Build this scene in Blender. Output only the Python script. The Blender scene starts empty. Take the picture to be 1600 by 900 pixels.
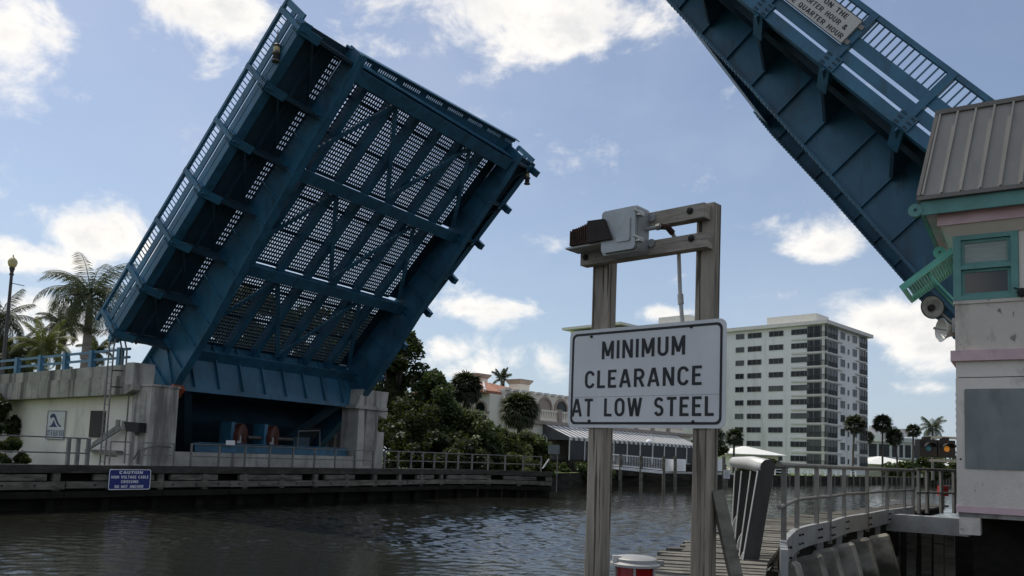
import bpy, bmesh, math, random
import numpy as np
from mathutils import Matrix, Vector
random.seed(7); rng = np.random.default_rng(11)
C = bpy.context.scene.collection
sc = bpy.context.scene
R_ = math.radians
# ------------------------------------------------------------------ camera
FPX, CX, CY, EYE = 1280.0, 800.0, 600.0, 2.6
pitch = math.atan(113 / FPX); roll = 0.037
Fv = np.array([0, math.cos(pitch), math.sin(pitch)]); Rv0 = np.array([1.0, 0, 0]); Uv0 = np.cross(Rv0, Fv)
Rv = math.cos(roll) * Rv0 + math.sin(roll) * Uv0; Uv = -math.sin(roll) * Rv0 + math.cos(roll) * Uv0
cam = bpy.data.cameras.new('camera'); co = bpy.data.objects.new('camera', cam); C.objects.link(co)
cam.sensor_fit = 'HORIZONTAL'; cam.sensor_width = 36; cam.lens = 36 * FPX / 1600
cam.shift_x = 0; cam.shift_y = 150 / 1600; cam.clip_start = 0.1; cam.clip_end = 6000
M = Matrix.Identity(4)
for i in range(3): M[i][0] = Rv[i]; M[i][1] = Uv[i]; M[i][2] = -Fv[i]
M[2][3] = EYE; co.matrix_world = M; sc.camera = co
def ray(px, py): return Fv + (px - CX) / FPX * Rv - (py - CY) / FPX * Uv
def pt(px, py, Y):                      # photo pixel -> point in the place at northing Y
    d = ray(px, py); return np.array([0, 0, EYE]) + d * (Y / d[1])
# ------------------------------------------------------------------ sun, world, exposure
SUN_AZ, SUN_EL = R_(-49), R_(58)        # azimuth from +Y, towards -X
sdir = np.array([math.sin(SUN_AZ) * math.cos(SUN_EL), math.cos(SUN_AZ) * math.cos(SUN_EL), math.sin(SUN_EL)])
sl = bpy.data.lights.new('sun', 'SUN'); sl.energy = 3.0; sl.angle = R_(0.53); sl.color = (1, .95, .87)
so = bpy.data.objects.new('sun', sl); C.objects.link(so)
so.rotation_euler = Vector(sdir).to_track_quat('Z', 'Y').to_euler()
sc.view_settings.view_transform = 'Standard'; sc.view_settings.look = 'None'
sc.view_settings.exposure = 0.0; sc.view_settings.gamma = 1.0
W = bpy.data.worlds.new('World'); sc.world = W; W.use_nodes = True
nt = W.node_tree; nt.nodes.clear()
class NB:                               # tiny node-building helper
    def __init__(s, nt): s.nt = nt
    def n(s, t, **k):
        o = s.nt.nodes.new(t)
        for a, v in k.items(): setattr(o, a, v)
        return o
    def link(s, a, b): s.nt.links.new(a, b)
    def put(s, sock, v):
        if hasattr(v, 'is_linked'): s.link(v, sock)
        else: sock.default_value = v
    def m(s, op, a, b=0.0, c=None, clamp=False):
        o = s.n('ShaderNodeMath', operation=op, use_clamp=clamp); s.put(o.inputs[0], a); s.put(o.inputs[1], b)
        if c is not None: s.put(o.inputs[2], c)
        return o.outputs[0]
    def vm(s, op, a, b=(0, 0, 0)):
        o = s.n('ShaderNodeVectorMath', operation=op); s.put(o.inputs[0], a); s.put(o.inputs[1], b); return o.outputs[0]
    def noise(s, vec, scale, detail=4, rough=.55, dist=0.0):
        o = s.n('ShaderNodeTexNoise'); s.put(o.inputs['Vector'], vec); o.inputs['Scale'].default_value = scale
        o.inputs['Detail'].default_value = detail; o.inputs['Roughness'].default_value = rough; o.inputs['Distortion'].default_value = dist
        return o.outputs['Fac']
    def ss(s, v, lo, hi):               # smoothstep
        o = s.n('ShaderNodeMapRange', interpolation_type='SMOOTHSTEP'); s.put(o.inputs['Value'], v)
        o.inputs['From Min'].default_value = lo; o.inputs['From Max'].default_value = hi; return o.outputs[0]
    def mix(s, f, a, b, mode='MIX'):
        o = s.n('ShaderNodeMix', data_type='RGBA', blend_type=mode); s.put(o.inputs[0], f)
        s.put(o.inputs[6], a); s.put(o.inputs[7], b); return o.outputs[2]
    def xyz(s, x, y, z):
        o = s.n('ShaderNodeCombineXYZ'); s.put(o.inputs[0], x); s.put(o.inputs[1], y); s.put(o.inputs[2], z); return o.outputs[0]
nb = NB(nt)
sky = nb.n('ShaderNodeTexSky', sky_type='NISHITA'); sky.sun_disc = False
sky.sun_elevation = SUN_EL; sky.sun_rotation = SUN_AZ; sky.air_density = 1.0; sky.dust_density = 1.2; sky.ozone_density = 1.5; sky.altitude = 0
SKY_STRENGTH = 0.115
tc = nb.n('ShaderNodeTexCoord').outputs['Generated']
sep = nb.n('ShaderNodeSeparateXYZ'); nb.link(tc, sep.inputs[0])
dx, dy, dz = sep.outputs[0], sep.outputs[1], sep.outputs[2]
# cumulus: wrapped azimuth / height coordinates, so the same kind of sky goes on all the way round
az = nb.m('ARCTAN2', dx, dy); el = nb.m('ARCSINE', dz)
cv = nb.xyz(nb.m('MULTIPLY', dx, 1.0), nb.m('MULTIPLY', dy, 1.0), nb.m('MULTIPLY', dz, 1.5))
big = nb.noise(cv, 4.2, 2, .5); fine = nb.noise(cv, 11.0, 9, .62, .3); tiny = nb.noise(cv, 34, 5, .6)
def blob(px, py, rx, ry):
    d = ray(px, py); A = math.atan2(d[0], d[1]); Ev = math.asin(d[2] / np.linalg.norm(d))
    x = nb.m('MULTIPLY', nb.m('SUBTRACT', az, A), FPX / rx); y = nb.m('MULTIPLY', nb.m('SUBTRACT', el, Ev), FPX / ry)
    r2 = nb.m('ADD', nb.m('MULTIPLY', x, x), nb.m('MULTIPLY', y, y))
    return nb.m('EXPONENT', nb.m('MULTIPLY', r2, -0.9))
blobs = [(10, 60, 80, 75, 1.0), (340, 15, 105, 50, .95), (150, 362, 110, 42, 1.0), (50, 400, 120, 36, .85), (40, 480, 90, 40, .55),
         (790, 20, 300, 50, .8), (855, 65, 130, 42, .9), (640, 70, 80, 30, .55), (1010, 40, 70, 40, .55),
         (1290, 382, 62, 30, .95), (750, 484, 100, 22, .85), (695, 542, 52, 26, .85), (775, 570, 80, 30, .62), (862, 570, 40, 40, .72),
         (1400, 505, 100, 38, .9), (1455, 545, 80, 40, .85), (1440, 603, 50, 12, .55), (1200, 462, 70, 10, .45), (1045, 488, 40, 12, .6),
         (100, 520, 120, 26, .5), (1330, 0, 140, 26, .4), (-220, 300, 160, 60, .9), (1750, 420, 120, 45, .9), (1900, 150, 160, 60, .7), (-260, 20, 170, 80, .8)]
bs = None
for (x, y, rx, ry, s_) in blobs:
    v = nb.m('MULTIPLY', blob(x, y, rx, ry), s_); bs = v if bs is None else nb.m('MAXIMUM', bs, v)
generic = nb.m('MULTIPLY', nb.ss(big, .49, .64), .9)
front = nb.m('MULTIPLY', nb.ss(nb.m('ABSOLUTE', az), .62, 1.0), 1.0)        # unseen noise clouds beyond the blobs, thickened to brighten shaded faces
high = nb.ss(el, .62, .85)
gen = nb.m('MULTIPLY', generic, nb.m('MAXIMUM', front, high))
cover = nb.m('MAXIMUM', bs, gen)
dens = nb.m('ADD', nb.m('MULTIPLY', cover, 0.60), nb.m('MULTIPLY', nb.m('SUBTRACT', fine, .5), 1.5))
dens = nb.m('ADD', dens, nb.m('MULTIPLY', nb.m('SUBTRACT', tiny, .5), .16))
alpha = nb.ss(dens, .14, .56)
# grey undersides: the same field looked up a little higher (towards the sun's height) hides the light
up = nb.xyz(dx, dy, nb.m('ADD', nb.m('MULTIPLY', dz, 1.5), .07))
fine2 = nb.noise(up, 9.0, 5, .6, .25)
shade = nb.m('MULTIPLY', nb.ss(nb.m('ADD', dens, nb.m('SUBTRACT', fine2, .5)), .35, .95), .75)
ccol = nb.mix(shade, (1.10, 1.06, 1.0, 1), (.62, .655, .70, 1))
hz = nb.m('SUBTRACT', 1.0, nb.ss(el, 0.0, .35))
veil = nb.m('MULTIPLY', nb.m('ADD', .45, nb.ss(nb.noise(cv, 2.2, 6, .6), .38, .75)), .29)
skyc = nb.mix(1.0, sky.outputs[0], (SKY_STRENGTH,) * 3 + (1,), 'MULTIPLY')
skyc = nb.mix(veil, skyc, (.58, .64, .79, 1)); skyc = nb.mix(nb.m('MULTIPLY', hz, .55), skyc, (.50, .62, .78, 1))
fin = nb.mix(alpha, skyc, ccol)
bg = nb.n('ShaderNodeBackground'); nb.link(fin, bg.inputs[0]); bg.inputs[1].default_value = 1.0
nb.link(bg.outputs[0], nb.n('ShaderNodeOutputWorld').inputs[0])
# ------------------------------------------------------------------ materials
MATS = {}
def mat(name, col, rough=.7, metal=0.0, var=.25, vs=(1.5, 1.5, 1.5), streak=None, bump=0.0, bs=(8, 8, 8), col2=None, spec=.5, det=5, emit=None, lo=.3, hi=.7, tide=None):
    m = bpy.data.materials.new(name); m.use_nodes = True; t = m.node_tree; q = NB(t); p = t.nodes['Principled BSDF']
    pos = q.n('ShaderNodeNewGeometry').outputs['Position']
    c1 = tuple(max(0, c * (1 - var)) for c in col) + (1,); c2 = tuple(min(1, c * (1 + var)) for c in col) + (1,)
    if col2: c1 = tuple(col2) + (1,)
    f = q.noise(q.vm('MULTIPLY', pos, vs), 1.0, det, .6)
    c = q.mix(q.ss(f, lo, hi), c1, c2)
    for st in (streak or []):                      # (scale vec, colour, lo, hi, amount)
        g = q.noise(q.vm('MULTIPLY', pos, st[0]), 1.0, 5, .6)
        c = q.mix(q.m('MULTIPLY', q.ss(g, st[2], st[3]), st[4]), c, tuple(st[1]) + (1,))
    if tide:                                       # algae and wet dirt below the high-water mark (height, colour)
        sp_ = q.n('ShaderNodeSeparateXYZ'); q.link(pos, sp_.inputs[0]); hgt = q.m('ADD', sp_.outputs[2], q.m('MULTIPLY', q.m('SUBTRACT', q.noise(q.vm('MULTIPLY', pos, (4, 4, 2)), 1.0, 5, .6), .5), .5))
        c = q.mix(q.m('MULTIPLY', q.ss(hgt, tide[0] + .12, tide[0] - .12), .9), c, tuple(tide[1]) + (1,))
    q.link(c, p.inputs['Base Color']); p.inputs['Roughness'].default_value = rough; p.inputs['Metallic'].default_value = metal
    p.inputs['Specular IOR Level'].default_value = spec
    if bump:
        bn = q.n('ShaderNodeBump'); bn.inputs['Strength'].default_value = bump; bn.inputs['Distance'].default_value = .02
        q.link(q.noise(q.vm('MULTIPLY', pos, bs), 1.0, 6, .65), bn.inputs['Height']); q.link(bn.outputs[0], p.inputs['Normal'])
    if emit:
        p.inputs['Emission Color'].default_value = tuple(emit[:3]) + (1,); p.inputs['Emission Strength'].default_value = emit[3]
    MATS[name] = m; return m
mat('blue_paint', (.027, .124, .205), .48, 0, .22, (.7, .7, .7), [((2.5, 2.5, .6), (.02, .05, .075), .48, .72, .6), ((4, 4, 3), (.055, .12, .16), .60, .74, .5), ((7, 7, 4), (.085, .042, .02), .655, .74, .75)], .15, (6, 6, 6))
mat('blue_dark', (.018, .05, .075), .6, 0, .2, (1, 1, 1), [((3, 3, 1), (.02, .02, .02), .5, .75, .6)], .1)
mat('blue_rail', (.055, .16, .25), .45, 0, .15, (2, 2, 2))
mat('steel_bare', (.10, .09, .075), .6, .2, .3, (3, 3, 3))
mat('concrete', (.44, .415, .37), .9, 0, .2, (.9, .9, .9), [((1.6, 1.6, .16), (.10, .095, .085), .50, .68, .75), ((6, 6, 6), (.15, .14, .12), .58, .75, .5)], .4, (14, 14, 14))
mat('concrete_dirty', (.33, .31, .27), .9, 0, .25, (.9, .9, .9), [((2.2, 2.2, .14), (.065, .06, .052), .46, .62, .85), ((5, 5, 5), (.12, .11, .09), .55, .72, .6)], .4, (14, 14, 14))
mat('stucco_white', (.74, .69, .61), .9, 0, .08, (.6, .6, .6), [((1.5, 1.5, .25), (.36, .34, .30), .55, .75, .5)], .15, (30, 30, 30))
mat('tower_wall', (.67, .615, .54), .85, 0, .06, (.7, .7, .7), [((2.2, 2.2, 1.6), (.40, .36, .32), .55, .72, .7), ((1.2, 1.2, .5), (.52, .47, .41), .5, .7, .6), ((8, 8, 5), (.13, .115, .10), .645, .70, .8)], .35, (35, 35, 35))
mat('tower_dirty', (.55, .50, .43), .9, 0, .1, (.7, .7, .7), [((2.5, 2.5, 1.2), (.34, .30, .26), .5, .7, .75), ((6, 6, 4), (.11, .10, .085), .61, .68, .85)], .4, (30, 30, 30))
mat('tower_beige', (.66, .60, .52), .85, 0, .06, (.7, .7, .7))
mat('tower_pink', (.58, .42, .43), .8, 0, .1, (2, 2, 2), [((5, 5, 2), (.28, .2, .2), .6, .78, .5)])
mat('tower_green', (.10, .25, .225), .55, 0, .12, (3, 3, 3), [((6, 6, 2), (.05, .12, .11), .6, .8, .5)])
mat('shutter_green', (.12, .42, .32), .5, 0, .12, (3, 3, 3))
mat('roof_metal', (.27, .255, .225), .45, .2, .1, (1.2, 1.2, .8), [((4, 4, .7), (.17, .16, .15), .55, .75, .5)])
mat('roof_trim', (.15, .135, .12), .5, .2, .1)
mat('board_grey', (.20, .225, .215), .7, 0, .18, (1.2, 1.2, .7), [((3, 3, 1), (.12, .135, .13), .5, .72, .6)])
mat('blind', (.32, .36, .33), .7, 0, .12, (2, 2, 30))
mat('glass_dark', (.018, .022, .022), .08, 0, .3, (1, 1, 1), spec=.6)
mat('glass_window', (.016, .02, .022), .15, 0, .5, (.25, .25, .35), spec=.25)
mat('apartment_white', (.80, .785, .745), .85, 0, .05, (.12, .12, .06), [((.5, .5, .05), (.45, .44, .41), .5, .75, .5)])
mat('apartment_trim', (.66, .64, .58), .8, 0, .05)
mat('window_frame', (.16, .165, .165), .5, .2, .1)
mat('curtained_glass', (.10, .105, .10), .35, 0, .3, (.3, .3, .3), spec=.25)
mat('balcony_rail', (.06, .065, .065), .5, 0, .2)
mat('restaurant_wall', (.70, .655, .57), .9, 0, .07, (.3, .3, .3), [((.9, .9, .2), (.42, .38, .31), .55, .75, .5)])
mat('restaurant_trim', (.30, .25, .21), .85, 0, .1)  # trim darkened so the arch outlines carry the shade of a recess
mat('roof_tile', (.30, .135, .085), .85, 0, .35, (1.8, 1.8, 1.8))
mat('awning_white', (.62, .61, .59), .8, 0, .06)
mat('awning_grey', (.10, .105, .11), .8, 0, .1)
mat('screen_dark', (.015, .016, .017), .6, 0, .3)
mat('white_paint', (.84, .84, .83), .6, 0, .06, (1, 1, 1), [((4, 4, 1), (.5, .5, .47), .6, .8, .4)])
mat('white_roof', (.78, .77, .72), .7, 0, .05, (.5, .5, .5))
mat('galvanised', (.36, .36, .345), .5, .35, .15, (3, 3, 3), [((7, 7, 3), (.2, .19, .17), .6, .8, .4)])
mat('rail_mid', (.20, .19, .165), .5, .25, .2, (3, 3, 3))
mat('galv_dull', (.21, .205, .19), .6, .2, .2, (3, 3, 3))
mat('rail_old', (.20, .195, .18), .55, .3, .2, (3, 3, 3))
mat('sign_white', (.60, .605, .60), .5, 0, .05, (1.5, 1.5, 1.5), [((5, 5, .9), (.47, .46, .42), .56, .78, .45), ((14, 14, 9), (.30, .26, .21), .70, .78, .5)])
mat('sign_black', (.012, .012, .014), .6, 0, .1)
mat('sign_panel_grey', (.50, .49, .46), .6, 0, .05)
mat('sign_blue', (.015, .03, .19), .45, 0, .1)
mat('sign_navy', (.02, .035, .11), .5, 0, .1)
mat('sign_gold', (.55, .5, .3), .5, 0, .1)
mat('post_wood', (.28, .245, .195), .9, 0, .3, (9, 9, .7), [((24, 24, .6), (.05, .04, .03), .535, .60, .9), ((4, 4, .5), (.13, .105, .08), .5, .7, .6)], .6, (40, 40, 1.2))
mat('beam_wood', (.29, .26, .215), .9, 0, .22, (3, 3, 14), [((2.5, 2.5, 40), (.09, .075, .055), .55, .68, .6), ((9, 9, 9), (.06, .05, .045), .62, .75, .7)], .5, (3, 3, 40))
mat('plank_wood', (.15, .14, .115), .9, 0, .35, (2.5, 2.5, 6), [((9, 3, 9), (.09, .08, .06), .5, .68, .6)], .5, (12, 12, 12))
mat('wale_wood', (.15, .142, .112), .9, 0, .35, (1.2, 1.2, 4), [((1.5, 1.5, 9), (.03, .028, .023), .5, .7, .7)], .5, (6, 6, 20))
mat('edge_wood', (.05, .047, .038), .9, 0, .4, (1.2, 1.2, 4), [((1.1, 1.1, 6), (.12, .11, .09), .58, .75, .6)], .5, (6, 6, 20))
mat('wale_wet_shaded', (.022, .020, .016), .9, 0, .3, (1.5, 1.5, 4), bump=.4, spec=.1)  # wet timber, made extra dark and dull to carry shade under the decks
mat('pile_concrete', (.30, .28, .225), .9, 0, .25, (2, 2, 2), [((1.2, 1.2, 1.6), (.07, .066, .05), .48, .66, .75)], .5, (16, 16, 16), tide=(.72, (.030, .030, .018)))
mat('rust', (.055, .028, .018), .85, .1, .45, (12, 12, 12), [((20, 20, 4), (.16, .075, .04), .55, .7, .7)], .4, (30, 30, 30))
mat('rust_dark', (.02, .015, .012), .8, .1, .3, (8, 8, 8))
mat('enclosure', (.33, .345, .34), .45, .45, .12, (5, 5, 5), [((8, 8, 3), (.22, .23, .225), .55, .75, .6)], .1, (20, 20, 20))
mat('black_rubber', (.015, .015, .015), .8, 0, .2)
mat('motor_red', (.085, .022, .013), .6, 0, .3, (3, 3, 3))
mat('orange_pad', (.32, .075, .03), .7, 0, .3, (6, 6, 6))
mat('red_lens', (.17, .004, .006), .15, 0, .2, (6, 6, 6), spec=.6, emit=(1, .02, .02, .015))
mat('red_bulb', (.8, .02, .02), .2, emit=(1, .05, .04, 2.5))
mat('amber_lens', (.45, .18, .02), .3, emit=(1, .36, .03, .22))
mat('teal_lens', (.02, .12, .16), .25, emit=(.03, .22, .34, .05))
mat('lamp_globe', (.50, .42, .20), .35, 0, .15)
mat('lamp_pole', (.05, .048, .045), .5)
mat('red_paint', (.42, .02, .02), .5)
mat('white_metal', (.62, .61, .57), .4, .3, .1, (3, 3, 3))
mat('panel_brown', (.05, .046, .041), .85, 0, .25, (4, 4, 1))
mat('horn_white', (.62, .60, .53), .5)
mat('horn_inside', (.26, .245, .21), .7, 0, .3, (9, 9, 9))
mat('bark', (.10, .085, .07), .9, 0, .3, (4, 4, 4), bump=.5)
mat('palm_trunk', (.20, .18, .155), .9, 0, .2, (2, 2, 9), [((1, 1, 14), (.10, .09, .075), .5, .65, .6)], .4, (2, 2, 14))
mat('land_soil', (.20, .175, .13), .95, 0, .3, (.6, .6, .6), bump=.3)
mat('lawn', (.10, .14, .035), .95, 0, .35, (.7, .7, .7), bump=.3)
mat('seawall', (.035, .031, .025), .95, 0, .3, (.6, .6, 2), [((.5, .5, 2.5), (.015, .014, .011), .45, .6, .8)], .4, (4, 4, 8), spec=.1)
mat('far_white', (.52, .52, .51), .85, 0, .06, (.1, .1, .1))
mat('asphalt', (.05, .05, .05), .9)
def leafmat(name, c1, c2, tr=.3, rough=.55, sc_=1.2):
    m = bpy.data.materials.new(name); m.use_nodes = True; t = m.node_tree; q = NB(t); p = t.nodes['Principled BSDF']
    pos = q.n('ShaderNodeNewGeometry').outputs['Position']
    f = q.ss(q.noise(pos, sc_, 3, .6), .3, .7); g = q.ss(q.noise(pos, 9, 2, .6), .35, .65)
    c = q.mix(q.m('ADD', q.m('MULTIPLY', f, .6), q.m('MULTIPLY', g, .4)), tuple(c1) + (1,), tuple(c2) + (1,))
    q.link(c, p.inputs['Base Color']); p.inputs['Roughness'].default_value = rough; p.inputs['Specular IOR Level'].default_value = .35
    tl = q.n('ShaderNodeBsdfTranslucent'); q.link(q.mix(.5, c, (.12, .15, .02, 1)), tl.inputs[0])
    mx = q.n('ShaderNodeMixShader'); mx.inputs[0].default_value = tr; q.link(p.outputs[0], mx.inputs[1]); q.link(tl.outputs[0], mx.inputs[2])
    q.link(mx.outputs[0], t.nodes['Material Output'].inputs[0]); MATS[name] = m; return m
leafmat('leaf_dark', (.010, .020, .007), (.04, .062, .018))
leafmat('leaf_mid', (.018, .036, .010), (.085, .13, .036), .32)
leafmat('leaf_olive', (.03, .048, .015), (.15, .185, .07), .35)
leafmat('leaf_bright', (.05, .075, .015), (.15, .18, .045))
leafmat('frond_green', (.025, .04, .016), (.08, .095, .04), .25)
leafmat('frond_yellow', (.07, .085, .02), (.19, .19, .06), .35)
leafmat('frond_dark', (.015, .022, .012), (.045, .055, .026), .2)
# water
m = bpy.data.materials.new('canal_water'); m.use_nodes = True; MATS['canal_water'] = m; q = NB(m.node_tree); p = m.node_tree.nodes['Principled BSDF']
pos = q.n('ShaderNodeNewGeometry').outputs['Position']
p.inputs['Base Color'].default_value = (.018, .019, .014, 1); p.inputs['Roughness'].default_value = .025; p.inputs['IOR'].default_value = 1.33
h = q.m('MULTIPLY', q.noise(q.vm('MULTIPLY', pos, (7, 9, 1)), 1.0, 3, .6, .3), .008)
bn = q.n('ShaderNodeBump'); bn.inputs['Strength'].default_value = 1.0; bn.inputs['Distance'].default_value = 1.0
q.link(h, bn.inputs['Height']); q.link(bn.outputs[0], p.inputs['Normal'])
# ------------------------------------------------------------------ mesh helpers
def V(*a): return np.array(a, float)
class Fr:                               # a frame: local (x, y, z) -> world
    def __init__(s, O, x, y, z): s.O, s.x, s.y, s.z = [np.array(k, float) for k in (O, x, y, z)]
    def __call__(s, x, y, z): return s.O + s.x * x + s.y * y + s.z * z
WORLD = Fr((0, 0, 0), (1, 0, 0), (0, 1, 0), (0, 0, 1))
BOXF = [(0, 1, 3, 2), (4, 6, 7, 5), (0, 4, 5, 1), (2, 3, 7, 6), (0, 2, 6, 4), (1, 5, 7, 3)]
class MB:
    def __init__(s): s.v = []; s.f = []; s.sm = False
    def add(s, vs, fs):
        o = len(s.v); s.v += [tuple(map(float, k)) for k in vs]; s.f += [tuple(i + o for i in k) for k in fs]; return s
    def bx(s, T, x0, x1, y0, y1, z0, z1):
        return s.add([T(x, y, z) for x in (x0, x1) for y in (y0, y1) for z in (z0, z1)], BOXF)
    def beam(s, p, q_, w, h, up=(0, 0, 1), w2=None, h2=None):  # box from p to q, width w across, height h along up
        p, q_, up = np.array(p, float), np.array(q_, float), np.array(up, float); d = q_ - p; d /= np.linalg.norm(d)
        x = np.cross(d, up)
        if np.linalg.norm(x) < 1e-6: x = np.cross(d, (1, 0, 0))
        x /= np.linalg.norm(x); y = np.cross(x, d); vs = []
        for a_, ww, hh in ((p, w, h), (q_, w2 or w, h2 or h)):
            for i in (-1, 1):
                for j in (-1, 1): vs.append(a_ + x * i * ww / 2 + y * j * hh / 2)
        return s.add(vs, BOXF)
    def tube(s, pts, r, n=8, r2=None, cap=True):
        pts = [np.array(k, float) for k in pts]; L = len(pts); rs = r if hasattr(r, '__len__') else np.linspace(r, r2 if r2 is not None else r, L)
        ref = None; o = len(s.v); vs = []; fs = []
        for i, c in enumerate(pts):
            d = pts[min(i + 1, L - 1)] - pts[max(i - 1, 0)]; d /= np.linalg.norm(d)
            if ref is None: ref = np.cross(d, (0, 0, 1) if abs(d[2]) < .9 else (1, 0, 0))
            ref = ref - d * (ref @ d); ref /= np.linalg.norm(ref); y = np.cross(d, ref)
            for k in range(n):
                t = 2 * math.pi * k / n; vs.append(c + rs[i] * (math.cos(t) * ref + math.sin(t) * y))
        for i in range(L - 1):
            for k in range(n): fs.append((i * n + k, i * n + (k + 1) % n, (i + 1) * n + (k + 1) % n, (i + 1) * n + k))
        if cap: fs += [tuple(range(n))[::-1], tuple(range((L - 1) * n, L * n))]
        return s.add(vs, fs)
    def prism(s, T, poly, z0, z1):      # polygon in frame x,y extruded along frame z
        n = len(poly); vs = [T(x, y, z0) for x, y in poly] + [T(x, y, z1) for x, y in poly]
        return s.add(vs, [tuple(range(n))[::-1], tuple(range(n, 2 * n))] + [(i, (i + 1) % n, n + (i + 1) % n, n + i) for i in range(n)])
    def lathe(s, T, prof, n=20):        # profile (r, z) round the frame's z axis
        L = len(prof); vs = []; fs = []
        for r, z in prof:
            for k in range(n): t = 2 * math.pi * k / n; vs.append(T(r * math.cos(t), r * math.sin(t), z))
        for i in range(L - 1):
            for k in range(n): fs.append((i * n + k, i * n + (k + 1) % n, (i + 1) * n + (k + 1) % n, (i + 1) * n + k))
        fs += [tuple(range(n))[::-1], tuple(range((L - 1) * n, L * n))]
        return s.add(vs, fs)
    def mesh(s, name, origin=(0, 0, 0), smooth=False):
        v = np.array(s.v) - np.array(origin); me = bpy.data.meshes.new(name); me.from_pydata(v.tolist(), [], s.f)
        b_ = bmesh.new(); b_.from_mesh(me); bmesh.ops.recalc_face_normals(b_, faces=b_.faces[:]); b_.to_mesh(me); b_.free()
        if smooth:
            me.polygons.foreach_set('use_smooth', [True] * len(me.polygons))
            try: me.set_sharp_from_angle(angle=R_(40))
            except Exception: pass
        return me
ORG = {}
def link(o, parent, org):
    C.objects.link(o); ORG[o.name] = np.array(org, float)
    if parent is not None:
        o.parent = parent; o.location = Vector(ORG[o.name] - ORG[parent.name])
    else: o.location = Vector(org)
    return o
def tags(o, label=None, cat=None, group=None, kind=None):
    for k, v in (('label', label), ('category', cat), ('group', group), ('kind', kind)):
        if v: o[k] = v
    return o
def thing(name, label, cat, loc, group=None):
    o = bpy.data.objects.new(name, None); o.empty_display_size = .2; link(o, None, loc); return tags(o, label, cat, group)
def part(name, mb, m, parent, label=None, stuff=False, smooth=False, mats=None):
    org = ORG[parent.name]; me = mb.mesh(name, org, smooth); o = bpy.data.objects.new(name, me)
    for k in ([m] + (mats or [])): me.materials.append(MATS[k])
    link(o, parent, org); return tags(o, label, kind='stuff' if stuff else None)
def piece(name, me, parent, loc, rot=None):         # an object on shared mesh data
    o = bpy.data.objects.new(name, me); link(o, parent, loc)
    if rot is not None: o.rotation_euler = rot
    return o
def shared(name, mb, m, smooth=False):
    me = mb.mesh(name, (0, 0, 0), smooth); me.materials.append(MATS[m]); return me
def solo(name, mb, m, label, cat, group=None, kind=None, smooth=False):
    v = np.array(mb.v); org = np.array([(v[:, 0].min() + v[:, 0].max()) / 2, (v[:, 1].min() + v[:, 1].max()) / 2, v[:, 2].min()])
    me = mb.mesh(name, org, smooth); me.materials.append(MATS[m]); o = bpy.data.objects.new(name, me); link(o, None, org)
    return tags(o, label, cat, group, kind)
def struct(name, mb, m, kind='structure'):
    o = bpy.data.objects.new(name, mb.mesh(name)); o.data.materials.append(MATS[m]); link(o, None, (0, 0, 0)); o['kind'] = kind; return o
def arc(cx_, cy_, rx, ry, t0, t1, n=8): return [(cx_ + rx * math.cos(R_(t0 + (t1 - t0) * k / n)), cy_ + ry * math.sin(R_(t0 + (t1 - t0) * k / n))) for k in range(n + 1)]
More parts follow.
